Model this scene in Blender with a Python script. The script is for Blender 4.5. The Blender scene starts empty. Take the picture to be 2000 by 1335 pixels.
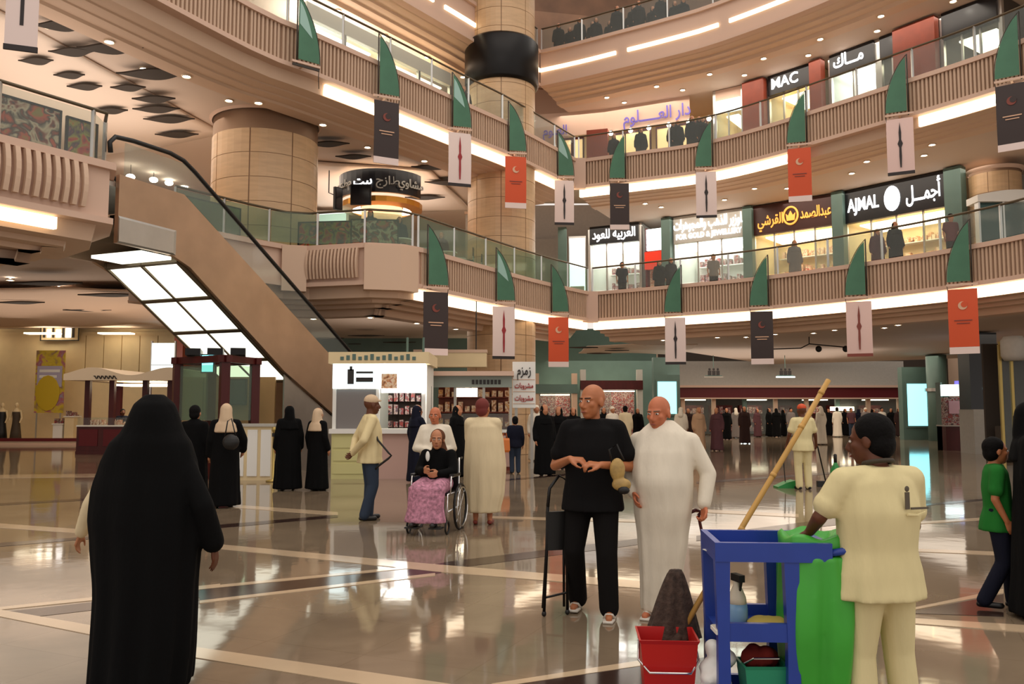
import bpy, bmesh, math, random
from mathutils import Vector, Matrix
random.seed(7)
SC = bpy.context.scene
C = SC.collection
PI = math.pi

# ------------------------------------------------------------------ camera
FPX = 1650.0                       # focal length in pixels of the 2000 px wide frame
TH = math.atan(132.5 / FPX)        # the lens looks slightly up, horizon at row 800
EYE = 1.6
cd = bpy.data.cameras.new('camera'); cam = bpy.data.objects.new('camera', cd); C.objects.link(cam)
cd.sensor_width = 36.0; cd.lens = 36.0 * FPX / 2000.0; cd.clip_start = 0.05; cd.clip_end = 300
cam.location = (0, 0, EYE); cam.rotation_euler = (PI / 2 + TH, 0, 0)
SC.camera = cam
SC.view_settings.view_transform = 'Standard'; SC.view_settings.look = 'None'
SC.view_settings.gamma = 1.0; SC.view_settings.exposure = 0.0; SC.view_settings.use_curve_mapping = False

def ray(x, y):
    a = (x - 1000) / FPX; b = (667.5 - y) / FPX
    return Vector((a, math.cos(TH) - b * math.sin(TH), math.sin(TH) + b * math.cos(TH)))
def PZ(x, y, z=0.0):               # the point where a photo direction meets the level z
    r = ray(x, y); t = (z - EYE) / r.z
    return Vector((r.x * t, r.y * t, z))
def PD(x, y, Y):                   # the point where a photo direction meets the upright plane at distance Y
    r = ray(x, y); t = Y / r.y
    return Vector((r.x * t, Y, EYE + r.z * t))

# ------------------------------------------------------------------ world and large lights
W = bpy.data.worlds.new('world'); SC.world = W; W.use_nodes = True
bg = W.node_tree.nodes['Background']; bg.inputs[0].default_value = (1.0, 0.915, 0.84, 1); bg.inputs[1].default_value = 0.95
def area(loc, sx, sy, power, col=(1, .86, .70), rot=(0, 0, 0)):
    d = bpy.data.lights.new('area_lamp', 'AREA'); d.shape = 'RECTANGLE'; d.size = sx; d.size_y = sy; d.energy = power; d.color = col
    o = bpy.data.objects.new('area_lamp', d); C.objects.link(o); o.location = loc; o.rotation_euler = rot
    return o
area((2, 17, 30), 20, 22, 1700, (1, .91, .81))             # roof lights of the atrium
area((0, -4, 22), 16, 8, 600, (1, .91, .81), (math.radians(18), 0, 0))
for (x, y, sx, sy, p) in [(-17, 27, 13, 13, 400), (-17, 36.5, 14, 6, 150), (-4, 38, 10, 9, 380), (8, 44, 12, 12, 520), (17, 47, 10, 9, 480), (20, 34, 6, 12, 300), (-14, 17, 5, 8, 120)]:
    area((x, y, 4.38 if x > 0 else 5.3), sx, sy, p)       # downlight fields over the ground floor
for (x, y, z, sx, sy, p, rz) in [(-11.5, 25, 10.2, 6, 10, 260, 0), (-5.5, 32, 10.2, 6, 6, 200, 0), (6, 36.5, 10.1, 9, 3.5, 200, -35), (13.3, 31.0, 10.1, 8, 3.5, 200, -50),
                             (-6.5, 29.5, 14.9, 8, 4, 200, 55), (6, 35.2, 14.95, 9, 2.0, 190, -35), (12.6, 29.8, 14.95, 8, 2.0, 190, -50), (5, 36.5, 20.5, 9, 3, 60, -35)]:
    area((x, y, z), sx, sy, p, (1, .88, .74), (0, 0, math.radians(rz)))

area((-12.3, 21.5, 8.7), 5, 9, 170, (1, .9, .8), (PI, 0, 0))         # added upward lamp without a fixture, brightens the rippled gallery ceiling
area((-3.5, 36, 3.3), 9, 8, 150, (1, .9, .8), (PI, 0, 0)); area((-17, 30, 3.6), 10, 8, 170, (1, .88, .76), (PI, 0, 0)); area((13, 44, 3.4), 10, 8, 160, (1, .9, .8), (PI, 0, 0))   # added upward lamps without fixtures, they lighten the ground floor ceilings
area((-5.5, 33.5, 9.3), 5, 5, 110, (1, .9, .8), (PI, 0, 0))  # another added upward lamp, for the ceiling over the food court

# ------------------------------------------------------------------ materials
def lin(c): return c / 12.92 if c <= .04045 else ((c + .055) / 1.055) ** 2.4
def S(r, g, b): return (lin(r / 255), lin(g / 255), lin(b / 255))
MATS = {}
def mat(name, col, rough=.55, metal=0, emit=0, ecol=None, noise=0, nscale=8, bump=0, spec=.5, coat=0, stretch=None):
    if name in MATS: return MATS[name]
    m = bpy.data.materials.new(name); m.use_nodes = True; nt = m.node_tree; b = nt.nodes['Principled BSDF']
    b.inputs['Base Color'].default_value = (*col, 1); b.inputs['Roughness'].default_value = rough; b.inputs['Metallic'].default_value = metal
    b.inputs['Specular IOR Level'].default_value = spec
    if coat: b.inputs['Coat Weight'].default_value = coat; b.inputs['Coat Roughness'].default_value = .05
    if emit:
        b.inputs['Emission Color'].default_value = (*(ecol or col), 1); b.inputs['Emission Strength'].default_value = emit
    if noise or bump:
        tc = nt.nodes.new('ShaderNodeTexCoord'); n = nt.nodes.new('ShaderNodeTexNoise'); n.inputs['Scale'].default_value = nscale; n.inputs['Detail'].default_value = 4
        if stretch:
            mp = nt.nodes.new('ShaderNodeMapping'); mp.inputs['Scale'].default_value = stretch
            nt.links.new(tc.outputs['Object'], mp.inputs[0]); nt.links.new(mp.outputs[0], n.inputs['Vector'])
        else: nt.links.new(tc.outputs['Object'], n.inputs['Vector'])
        if noise:
            r = nt.nodes.new('ShaderNodeValToRGB')
            r.color_ramp.elements[0].position = .3; r.color_ramp.elements[1].position = .7
            r.color_ramp.elements[0].color = (*[c * (1 - noise) for c in col], 1); r.color_ramp.elements[1].color = (*[min(1, c * (1 + noise)) for c in col], 1)
            nt.links.new(n.outputs[0], r.inputs[0]); nt.links.new(r.outputs[0], b.inputs['Base Color'])
        if bump:
            bp = nt.nodes.new('ShaderNodeBump'); bp.inputs['Strength'].default_value = bump; bp.inputs['Distance'].default_value = .02
            nt.links.new(n.outputs[0], bp.inputs['Height']); nt.links.new(bp.outputs[0], b.inputs['Normal'])
    MATS[name] = m
    return m
def glassmat(name, col, clear=.8, rough=.05):
    if name in MATS: return MATS[name]
    m = bpy.data.materials.new(name); m.use_nodes = True; nt = m.node_tree; nt.nodes.clear()
    o = nt.nodes.new('ShaderNodeOutputMaterial'); t = nt.nodes.new('ShaderNodeBsdfTransparent'); t.inputs[0].default_value = (*col, 1)
    p = nt.nodes.new('ShaderNodeBsdfPrincipled'); p.inputs['Base Color'].default_value = (*[c * .4 for c in col], 1); p.inputs['Roughness'].default_value = rough
    mx = nt.nodes.new('ShaderNodeMixShader'); mx.inputs[0].default_value = 1 - clear
    nt.links.new(t.outputs[0], mx.inputs[1]); nt.links.new(p.outputs[0], mx.inputs[2]); nt.links.new(mx.outputs[0], o.inputs[0])
    MATS[name] = m; return m

# stone floor: polished cream marble with soft veins and fine joints between slabs
def floor_material():
    m = bpy.data.materials.new('polished_marble'); m.use_nodes = True; nt = m.node_tree; b = nt.nodes['Principled BSDF']
    tc = nt.nodes.new('ShaderNodeTexCoord'); mp = nt.nodes.new('ShaderNodeMapping'); mp.inputs['Rotation'].default_value = (0, 0, math.radians(24))
    nt.links.new(tc.outputs['Object'], mp.inputs[0])
    n = nt.nodes.new('ShaderNodeTexNoise'); n.inputs['Scale'].default_value = .9; n.inputs['Detail'].default_value = 6; n.inputs['Distortion'].default_value = 1.2
    nt.links.new(mp.outputs[0], n.inputs['Vector'])
    r = nt.nodes.new('ShaderNodeValToRGB'); r.color_ramp.elements[0].position = .3; r.color_ramp.elements[1].position = .75
    r.color_ramp.elements[0].color = (*S(120, 104, 86), 1); r.color_ramp.elements[1].color = (*S(144, 126, 104), 1)
    nt.links.new(n.outputs[0], r.inputs[0])
    br = nt.nodes.new('ShaderNodeTexBrick'); br.inputs['Scale'].default_value = 1.0; br.inputs['Mortar Size'].default_value = .006; br.offset = 0
    br.inputs['Brick Width'].default_value = .8; br.inputs['Row Height'].default_value = .8
    br.inputs['Color1'].default_value = (1, 1, 1, 1); br.inputs['Color2'].default_value = (.93, .93, .93, 1); br.inputs['Mortar'].default_value = (.82, .80, .78, 1)
    nt.links.new(mp.outputs[0], br.inputs['Vector'])
    mx = nt.nodes.new('ShaderNodeMix'); mx.data_type = 'RGBA'; mx.blend_type = 'MULTIPLY'; mx.inputs[0].default_value = .8
    nt.links.new(r.outputs[0], mx.inputs[6]); nt.links.new(br.outputs[0], mx.inputs[7]); nt.links.new(mx.outputs[2], b.inputs['Base Color'])
    b.inputs['Roughness'].default_value = .06; b.inputs['Specular IOR Level'].default_value = .5
    n2 = nt.nodes.new('ShaderNodeTexNoise'); n2.inputs['Scale'].default_value = 3.0; nt.links.new(mp.outputs[0], n2.inputs['Vector'])
    bp = nt.nodes.new('ShaderNodeBump'); bp.inputs['Strength'].default_value = .02; bp.inputs['Distance'].default_value = .05
    nt.links.new(n2.outputs[0], bp.inputs['Height']); nt.links.new(bp.outputs[0], b.inputs['Normal'])
    MATS['floor'] = m; return m
floor_material()
mat('band_light', S(196, 172, 142), .10, noise=.05, nscale=3, spec=.5)
mat('band_dark', S(58, 42, 36), .12, noise=.12, nscale=3, spec=.22)
mat('plaster', S(206, 176, 152), .65)
mat('plaster_pink', S(208, 176, 156), .65)
mat('rib', S(196, 166, 142), .6)
mat('rib_gap', S(150, 120, 96), .7)
mat('ceiling', S(200, 180, 165), .75)
mat('ceil_wave', S(222, 202, 186), .65)
mat('ceil_dark', S(52, 42, 34), .8)
mat('slabfloor', S(206, 186, 162), .35)
mat('cove', (1, .84, .60), .5, emit=3.6, ecol=(1, .84, .60))
mat('cove_thin', (1, .84, .56), .5, emit=2.4, ecol=(1, .84, .56))
mat('lamp', (1, .93, .8), .5, emit=14, ecol=(1, .93, .8))
mat('lamp_ring', S(210, 190, 165), .4)
mat('shop_light', (1, .97, .92), .5, emit=7, ecol=(1, .97, .92))
mat('warm_light', (1, .86, .62), .5, emit=5, ecol=(1, .86, .62))
mat('column', S(198, 164, 126), .4, noise=.10, nscale=1.4, stretch=(1, 1, 6))
mat('steel', S(190, 188, 184), .32, .9, noise=.05, nscale=3)
mat('bronze_steel', S(178, 150, 126), .34, .75, noise=.08, nscale=1.5)
mat('black', S(14, 12, 12), .5)
mat('black_metal', S(22, 20, 20), .35, .6)
mat('white', S(232, 230, 224), .5)
mat('cream', S(226, 204, 160), .5, noise=.04, nscale=2)
mat('teal', S(84, 108, 100), .5, noise=.06, nscale=2)
mat('greywall', S(176, 172, 164), .6, noise=.04)
mat('maroon', S(92, 22, 28), .45, spec=.3)
mat('darkwood', S(70, 18, 16), .4, noise=.2, nscale=4, stretch=(1, 1, .2), spec=.3)
mat('orange', S(206, 74, 28), .55)
mat('wood_red', S(122, 46, 20), .5, noise=.12, nscale=3)
mat('brown_wall', S(112, 78, 54), .6, noise=.2, nscale=1.2)
mat('gold', S(214, 150, 60), .3, .7)
mat('brass', S(170, 146, 84), .35, .7)
mat('rail', S(96, 84, 66), .4, .5)
mat('letters_white', (1, 1, 1), .5, emit=2.2, ecol=(.96, .98, 1))
mat('letters_gold', S(230, 160, 70), .5, emit=1.2, ecol=S(235, 160, 70))
mat('letters_purple', S(110, 96, 190), .5)
mat('letters_dark', S(34, 28, 26), .5)
mat('letters_red', S(170, 40, 36), .5)
mat('chrome', S(215, 215, 215), .12, 1)
glassmat('glass', (.93, .97, .95), .86)
glassmat('glass_green', (.78, .90, .80), .78)
mat('sign_brown', S(60, 22, 14), .4)
mat('sign_black', S(12, 12, 18), .3)
mat('sign_red', S(200, 44, 20), .5, emit=.5, ecol=S(220, 50, 20))
mat('screen_cyan', S(150, 235, 240), .4, emit=2.0, ecol=S(140, 228, 238))
mat('screen_white', S(235, 250, 250), .4, emit=2.2, ecol=S(225, 245, 245))
mat('screen_off', S(18, 20, 26), .15)

# ------------------------------------------------------------------ mesh helpers
class MB:
    def __init__(s): s.v = []; s.f = []
    def add(s, vs, fs):
        n = len(s.v); s.v += [tuple(v) for v in vs]; s.f += [tuple(i + n for i in f) for f in fs]; return s
    def box(s, c, d, rz=0, m=None):
        x, y, z = d[0] / 2, d[1] / 2, d[2] / 2; cs, sn = math.cos(rz), math.sin(rz); vs = []
        for a, b, e in ((-x, -y, -z), (x, -y, -z), (x, y, -z), (-x, y, -z), (-x, -y, z), (x, -y, z), (x, y, z), (-x, y, z)):
            p = Vector((c[0] + a * cs - b * sn, c[1] + a * sn + b * cs, c[2] + e)); vs.append(m @ p if m else p)
        return s.add(vs, [(0, 3, 2, 1), (4, 5, 6, 7), (0, 1, 5, 4), (1, 2, 6, 5), (2, 3, 7, 6), (3, 0, 4, 7)])
    def b2(s, a, b):
        return s.box([(a[i] + b[i]) / 2 for i in range(3)], [abs(b[i] - a[i]) for i in range(3)])
    def rings(s, rs, cap=True, closed=True):
        n = len(rs[0]); vs = [p for r in rs for p in r]; fs = []
        for k in range(len(rs) - 1):
            for i in range(n if closed else n - 1):
                j = (i + 1) % n; fs.append((k * n + i, k * n + j, (k + 1) * n + j, (k + 1) * n + i))
        if cap and closed: fs.append(tuple(reversed(range(n)))); fs.append(tuple((len(rs) - 1) * n + i for i in range(n)))
        return s.add(vs, fs)
    def path(s, pts, r, n=8, closed=False):
        pts = [Vector(p) for p in pts]; rs = []; up = None
        for i, p in enumerate(pts):
            if closed: t = pts[(i + 1) % len(pts)] - pts[i - 1]
            else: t = pts[min(i + 1, len(pts) - 1)] - pts[max(i - 1, 0)]
            t = t.normalized() if t.length > 1e-9 else Vector((0, 0, 1))
            if up is None: up = Vector((0, 0, 1)) if abs(t.z) < .9 else Vector((1, 0, 0))
            a = t.cross(up).normalized(); up = a.cross(t).normalized(); rr = r[i] if isinstance(r, (list, tuple)) else r
            rs.append([p + (a * math.cos(2 * PI * k / n) + up * math.sin(2 * PI * k / n)) * rr for k in range(n)])
        if closed: rs.append(rs[0]); return s.rings(rs, False)
        return s.rings(rs)
    def lathe(s, prof, c=(0, 0, 0), n=20, cap=True):
        return s.rings([[Vector((c[0] + r * math.cos(2 * PI * k / n), c[1] + r * math.sin(2 * PI * k / n), c[2] + z)) for k in range(n)] for r, z in prof], cap)
    def ell(s, c, r, n=12, k=8, rot=None):
        rs = []
        for j in range(k + 1):
            a = -PI / 2 + PI * j / k; a = max(-PI / 2 + .05, min(PI / 2 - .05, a)); ring = []
            for i in range(n):
                q = Vector((r[0] * math.cos(a) * math.cos(2 * PI * i / n), r[1] * math.cos(a) * math.sin(2 * PI * i / n), r[2] * math.sin(a)))
                if rot: q = rot @ q
                ring.append(q + Vector(c))
            rs.append(ring)
        return s.rings(rs)
    def cap(s, p0, r0, p1, r1, n=10):
        p0, p1 = Vector(p0), Vector(p1); t = p1 - p0
        if t.length < 1e-6: return s.ell(p0, (r0, r0, r0))
        t.normalize(); up = Vector((0, 0, 1)) if abs(t.z) < .9 else Vector((1, 0, 0)); a = t.cross(up).normalized(); b = a.cross(t); rs = []
        for ang in (-85, -55, -25, 0): rs.append((p0 + t * r0 * math.sin(math.radians(ang)), r0 * math.cos(math.radians(ang))))
        for ang in (0, 25, 55, 85): rs.append((p1 + t * r1 * math.sin(math.radians(ang)), r1 * math.cos(math.radians(ang))))
        return s.rings([[c + (a * math.cos(2 * PI * k / n) + b * math.sin(2 * PI * k / n)) * r for k in range(n)] for c, r in rs])
    def prism(s, poly, z0, z1):          # outline in x,y drawn out along z
        return s.rings([[Vector((p[0], p[1], z0)) for p in poly], [Vector((p[0], p[1], z1)) for p in poly]])
    def plate(s, poly, y0, y1):          # outline in x,z drawn out along y
        return s.rings([[Vector((p[0], y0, p[1])) for p in poly], [Vector((p[0], y1, p[1])) for p in poly]])
    def mesh(s, name):
        me = bpy.data.meshes.new(name); me.from_pydata(s.v, [], s.f); me.validate()
        bm = bmesh.new(); bm.from_mesh(me); bmesh.ops.recalc_face_normals(bm, faces=bm.faces); bm.to_mesh(me); bm.free()
        return me
    def build(s, name, m, parent=None, smooth=False):
        me = s.mesh(name); me.materials.append(MATS[m] if isinstance(m, str) else m)
        if smooth: me.polygons.foreach_set('use_smooth', [True] * len(me.polygons))
        return link(name, me, parent)
def link(name, me, parent=None):
    o = bpy.data.objects.new(name, me); C.objects.link(o)
    if parent: o.parent = parent
    return o
def tag(o, label, cat=None, group=None):
    o['label'] = label
    if cat: o['category'] = cat
    if group: o['group'] = group
    return o
def thing(name, label, cat, loc=(0, 0, 0), rz=0, group=None):
    o = bpy.data.objects.new(name, None); C.objects.link(o); o.location = loc; o.rotation_euler = (0, 0, rz); o.empty_display_size = .2
    return tag(o, label, cat, group)
def struct(o): o['kind'] = 'structure'; return o
def stuff(o): o['kind'] = 'stuff'; return o
def copy_tree(o, parent=None):
    c = o.copy(); C.objects.link(c); c.parent = parent
    for ch in [x for x in o.children]: copy_tree(ch, c)
    return c

# Arabic lettering: join the letters with their presentation forms, drawn in visual order
AF = {'ا': 'ﺍﺎ', 'أ': 'ﺃﺄ', 'ب': 'ﺏﺐﺑﺒ', 'ت': 'ﺕﺖﺗﺘ', 'ة': 'ﺓﺔ', 'ث': 'ﺙﺚﺛﺜ', 'ج': 'ﺝﺞﺟﺠ', 'ح': 'ﺡﺢﺣﺤ', 'د': 'ﺩﺪ', 'ذ': 'ﺫﺬ', 'ر': 'ﺭﺮ', 'ز': 'ﺯﺰ', 'س': 'ﺱﺲﺳﺴ', 'ش': 'ﺵﺶﺷﺸ',
      'ص': 'ﺹﺺﺻﺼ', 'ع': 'ﻉﻊﻋﻌ', 'ق': 'ﻕﻖﻗﻘ', 'ك': 'ﻙﻚﻛﻜ', 'ل': 'ﻝﻞﻟﻠ', 'م': 'ﻡﻢﻣﻤ', 'ن': 'ﻥﻦﻧﻨ', 'ه': 'ﻩﻪﻫﻬ', 'و': 'ﻭﻮ', 'ي': 'ﻱﻲﻳﻴ', 'ـ': 'ــــ'}
def arabic(t):
    out = []
    for i, ch in enumerate(t):
        if ch not in AF: out.append(ch); continue
        f = AF[ch]; pv = t[i - 1] if i else ' '; nx = t[i + 1] if i + 1 < len(t) else ' '
        jp = pv in AF and len(AF[pv]) == 4; jn = nx in AF and len(f) == 4
        out.append(f[3] if jp and jn else f[1] if jp else f[2] if jn else f[0])
    return ''.join(reversed(out))
def lettering(name, text, size, m, parent, loc, rot=(PI / 2, 0, 0), width=None, depth=.02, bold=.012):
    c = bpy.data.curves.new('t', 'FONT'); c.body = text; c.size = size; c.extrude = depth; c.align_x = 'CENTER'; c.align_y = 'CENTER'; c.offset = bold * size; c.resolution_u = 3
    o = bpy.data.objects.new('t', c); C.objects.link(o)
    me = bpy.data.meshes.new_from_object(o.evaluated_get(bpy.context.evaluated_depsgraph_get())); bpy.data.objects.remove(o); bpy.data.curves.remove(c)
    if width and len(me.vertices):
        xs = [v.co.x for v in me.vertices]; k = width / max(1e-6, max(xs) - min(xs)); mid = (max(xs) + min(xs)) / 2
        for v in me.vertices: v.co.x = (v.co.x - mid) * k
    me.materials.clear(); me.materials.append(MATS[m]); me.name = name
    o = link(name, me, parent); o.location = loc; o.rotation_euler = rot
    return o

# ------------------------------------------------------------------ plan curves of the galleries
def smooth_line(pts, step=.55):
    pts = [Vector((p[0], p[1])) for p in pts]; out = []
    for i in range(len(pts) - 1):
        p0 = pts[max(i - 1, 0)]; p1 = pts[i]; p2 = pts[i + 1]; p3 = pts[min(i + 2, len(pts) - 1)]
        n = max(1, int((p2 - p1).length / step))
        for k in range(n):
            t = k / n
            out.append(.5 * ((2 * p1) + (p2 - p0) * t + (2 * p0 - 5 * p1 + 4 * p2 - p3) * t * t + (3 * p1 - p0 - 3 * p2 + p3) * t ** 3))
    out.append(pts[-1]); return out
def offs(line, d):                 # shift a plan line away from the atrium (to its left-hand side when walked left to right)
    out = []
    for i, p in enumerate(line):
        a = (line[i] - line[i - 1]) if i else (line[1] - line[0]); b = (line[i + 1] - line[i]) if i + 1 < len(line) else a
        na = Vector((-a.y, a.x)).normalized(); nb = Vector((-b.y, b.x)).normalized(); n = (na + nb)
        n = n.normalized() if n.length > 1e-6 else na; k = max(.5, n.dot(na)); out.append(p + n * (d / k))
    return out
def sweep(mb, line, prof, closed=False):
    cols = {d: offs(line, d) for d, z in prof}
    rs = [[Vector((cols[d][i].x, cols[d][i].y, z)) for d, z in prof] for i in range(len(line))]
    return mb.rings(rs, closed, closed)
RIGHT = [(3.2, 33.95), (6.25, 31.9), (9.1, 29.7), (11.95, 26.25), (13.2, 24.2), (14.0, 22.2), (14.6, 19)]
LINES = {
 1: ([(-2.65, 24.6), (-2.05, 25.65), (0, 29.2), (1.45, 31.5), (3.2, 33.95)], RIGHT),
 2: ([(-12.2, 8), (-10.6, 12.5), (-8.9, 16), (-6.6, 20.7), (-5.35, 22.35), (-3.6, 24.7), (-1.46, 27.7), (-.2, 29.4), (.95, 31.2), (2.7, 34.05)], [(2.7, 34.05), (5.0, 32.95), (7.3, 31.75), (9.2, 29.8), (12.0, 26.0), (13.8, 23.4), (15.2, 20.5)]),
 3: ([(-14, 13.5), (-8, 21.5), (-5, 25.6), (-3.1, 28.3), (-.95, 31.4), (1.2, 35.0)], [(1.2, 35.0), (2.8, 34.1), (4.2, 33.2), (6.05, 32.0), (7.75, 30.7), (10.4, 27.8), (13, 24), (14.8, 20)]),
}
TOP = {1: 6.35, 2: 11.85, 3: 16.9}
# ------------------------------------------------------------------ the setting: floor with inlaid bands
fl = struct(MB().b2((-34, -9, -.3), (36, 60, 0)).build('floor', 'floor'))
def band(x0, t0, b0, x1, t1, b1, m, nm, z):      # an inlaid strip of stone given by its far and near edge at both ends
    q = [PZ(x0, b0), PZ(x1, b1), PZ(x1, t1), PZ(x0, t0)]
    MB().rings([[Vector((p.x, p.y, -.02)) for p in q], [Vector((p.x, p.y, z)) for p in q]]).build(nm, m, fl)
bi = 0
for q in [(10, 1194, 1196, 70, 1188, 1204), (70, 1188, 1204, 390, 1152, 1167), (390, 1151, 1172, 840, 1107, 1122), (840, 1107, 1122, 862, 1116, 1118), (832, 1105, 1106, 880, 1096, 1110), (880, 1096, 1110, 1290, 1046, 1058),
          (-60, 1064, 1072, 200, 1046, 1050), (420, 1025, 1032, 660, 1005, 1010), (-60, 986, 990, 200, 971, 975), (1360, 1046, 1056, 1660, 1008, 1022),
          (1770, 1196, 1197, 1960, 1160, 1204), (1780, 986, 990, 1960, 970, 974), (1000, 1336, 1380, 1290, 1296, 1380), (1290, 1296, 1380, 1420, 1278, 1380), (1360, 940, 944, 1620, 922, 926), (960, 938, 941, 1120, 924, 927)]:
    bi += 1; band(*q, 'band_dark', 'dark_band', .002 + .0001 * bi)
for q in [(-60, 1180, 1192, 240, 1232, 1252), (330, 1256, 1276, 1010, 1355, 1385), (420, 1062, 1070, 850, 1102, 1116), (850, 1102, 1116, 1290, 1138, 1152),
          (-60, 1192, 1197, 430, 1140, 1147), (390, 1173, 1178, 850, 1119, 1124), (390, 1146, 1151, 850, 1101, 1105), (-60, 1018, 1026, 250, 1040, 1048), (440, 984, 990, 660, 1000, 1006), (1290, 990, 996, 1560, 1004, 1010),
          (1760, 1070, 1076, 1960, 1078, 1084), (1770, 1190, 1194, 1960, 1150, 1158), (1760, 1206, 1216, 2080, 1226, 1240), (960, 1336, 1344, 1290, 1284, 1295), (-60, 928, 934, 260, 924, 930), (960, 1008, 1012, 1300, 1016, 1021), (1780, 1020, 1024, 1960, 1008, 1012)]:
    bi += 1; band(*q, 'band_light', 'pale_band', .0025 + .0001 * bi)

# ------------------------------------------------------------------ galleries: ribbed fascia, cove light, stepped mouldings, slab, ceiling
trim_n = [0]
PANELS = []
def smooth_or(line, sm=True): return smooth_line(line) if sm else [Vector(p) for p in line]
def gallery(level, line, deep=10, ribs=True, ceil=None, cove=True, cove_mat='cove', cove_h=.30, gaps=(), ribpitch=.115, drop=None):
    z = TOP[level]; trim_n[0] += 1; dr = drop or {1: 1.90, 2: 1.64, 3: 1.86}[level]; fb = 1.10 if level < 3 else 1.48
    root = struct(sweep(MB(), line, [(.30, z - .12), (.05, z - .12), (.05, z - fb), (.30, z - fb)], True).build('trim_%d' % trim_n[0], 'rib_gap' if ribs else 'plaster_pink'))
    sweep(MB(), line, [(-.06, z - .14), (.40, z - .14), (.40, z), (-.06, z)], True).build('parapet_cap', 'plaster_pink', root)
    sweep(MB(), line, [(-.04, z - fb - .10), (.30, z - fb - .10), (.30, z - fb + .02), (-.04, z - fb + .02)], True).build('parapet_lip', 'plaster_pink', root)
    if ribs:
        mb = MB(); fine = smooth_line([tuple(p) for p in line], ribpitch)
        nrm = offs(fine, 1)
        for i in range(len(fine) - 1):
            c = fine[i]; nn = (nrm[i] - c).normalized(); mb.box((c.x + nn.x * .02, c.y + nn.y * .02, z - .61), (ribpitch * .55, .06, .96), math.atan2(-nn.x, nn.y))
        stuff(mb.build('rib', 'rib', root))
    mb = MB(); s0 = 1.52 if level < 3 else fb + .12; e = (dr - s0) / 4; steps = [(.25, z - fb - .09), (.32, z - s0), (.75, z - s0), (.78, z - s0 - e), (1.15, z - s0 - e), (1.18, z - s0 - 2 * e), (1.55, z - s0 - 2 * e), (1.60, z - dr), (2.1, z - dr), (2.12, z - dr + .08)]
    sweep(mb, line, steps)
    mb.build('stepped_moulding', 'plaster', root)
    if cove:
        # lit strip fixed to the upright back of the cove, in lengths with small gaps
        d = .24 if level < 3 else .03; L = offs(line, d); zc0 = z - 1.215 if level < 3 else z - .80
        n = len(L); seg = max(4, int(4.2 / .55))
        for a in range(0, n - 1, seg):
            b = min(a + seg - (1 if level == 3 else 0), n - 1)
            if any(g0 <= (a + b) / 2 / n <= g1 for g0, g1 in gaps): continue
            sub = line[a:b + 1]
            if len(sub) < 2: continue
            sweep(MB(), sub, [(d - .05, zc0), (d + .05, zc0), (d + .05, zc0 - cove_h), (d - .05, zc0 - cove_h)], True).build('cove_light', cove_mat, root)
    zc = ceil if ceil else z - dr + .04
    back = sweep(MB(), line, [(2.08, z - dr + .06), (2.08, zc), (deep, zc)])
    o = struct(back.build('ceiling_%d' % trim_n[0], 'ceiling'))
    fd = sweep(MB(), line, [(.3, z - .15), (deep, z - .15)])
    o2 = struct(fd.build('floor_%d' % trim_n[0], 'slabfloor'))
    return root
G = {}
for lv in (1, 2, 3):
    for side in (0, 1):
        ln = smooth_line(LINES[lv][side]); G[(lv, side)] = ln
        if lv == 1: gallery(1, ln, 4.5 if side == 0 else 24, ceil=5.6 if side == 0 else 4.5)
        if lv == 2: gallery(2, ln, 16 if side == 0 else 9.5, ceil=10.45 if side == 0 else None, gaps=((.0, .50),) if side == 0 else ((.52, .62),))
        if lv == 3: gallery(3, ln, 9 if side == 0 else 9, ribs=False, cove_mat='cove_thin', cove_h=.15)
# level 1 toward the escalator: bastion with tall slats, and the return behind the escalator
BAST = [(-8.55, 21.3), (-7.2, 23.3), (-6.5, 24.15), (-5.95, 24.3), (-4.1, 23.8), (-3.14, 24.05), (-2.65, 24.6)]
bline = []
for i in range(len(BAST) - 1):
    a, b = Vector(BAST[i]), Vector(BAST[i + 1])
    for k in range(3): bline.append(a + (b - a) * k / 3)
bline.append(Vector(BAST[-1]))
b1 = gallery(1, bline, 3.4, ribs=False, ceil=5.62, cove=False)
LB = [(-13.5, 7.2), (-11.2, 10.5), (-8.87, 14.31), (-7.72, 16.02), (-8.3, 17.1), (-9.6, 18.3)]
lline = []
for i in range(len(LB) - 1):
    a, b = Vector(LB[i]), Vector(LB[i + 1]); n = max(2, int((b - a).length / .6))
    for k in range(n): lline.append(a + (b - a) * k / n)
lline.append(Vector(LB[-1]))
b2 = gallery(1, lline, 3.0, ribs=False, ceil=5.64, cove=False)
# tall curved slats on the two bastions: each one a piece
def slat_run(p, q, n, z0, z1, root, bow=.07):
    p, q = Vector(p), Vector(q); t = (q - p).normalized(); nn = Vector((t.y, -t.x)); me = None
    for k in range(n):
        c = p + (q - p) * ((k + .5) / n)
        if me is None:
            mb = MB(); rs = []; w = (q - p).length / n * .5
            for j in range(7):
                u = j / 6; off = bow * math.sin(PI * u); rs.append([Vector((a, b - off, (z1 - z0) * u)) for a, b in ((-w / 2, .05), (w / 2, .05), (w / 2, -.05), (-w / 2, -.05))])
            me = mb.rings(rs).mesh('slat'); me.materials.append(MATS['plaster'])
        o = link('slat', me, root); o.location = (c.x + nn.x * .03, c.y + nn.y * .03, z0); o.rotation_euler = (0, 0, math.atan2(t.y, t.x))
slat_run((-9.6, 13.1), (-8.0, 15.6), 17, 5.38, 6.2, b2)
slat_run((-5.95, 24.25), (-4.35, 23.83), 15, 5.35, 6.2, b1)
def cove_piece(p, q, z, root, h=.3, m='cove', d=.1):
    sweep(MB(), [Vector(p), Vector(q)], [(d - .06, z), (d + .06, z), (d + .06, z - h), (d - .06, z - h)], True).build('cove_light', m, root)
cove_piece((-10.9, 11.05), (-8.25, 15.2), 5.12, b2, .22, 'cove_thin', .16)
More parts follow.
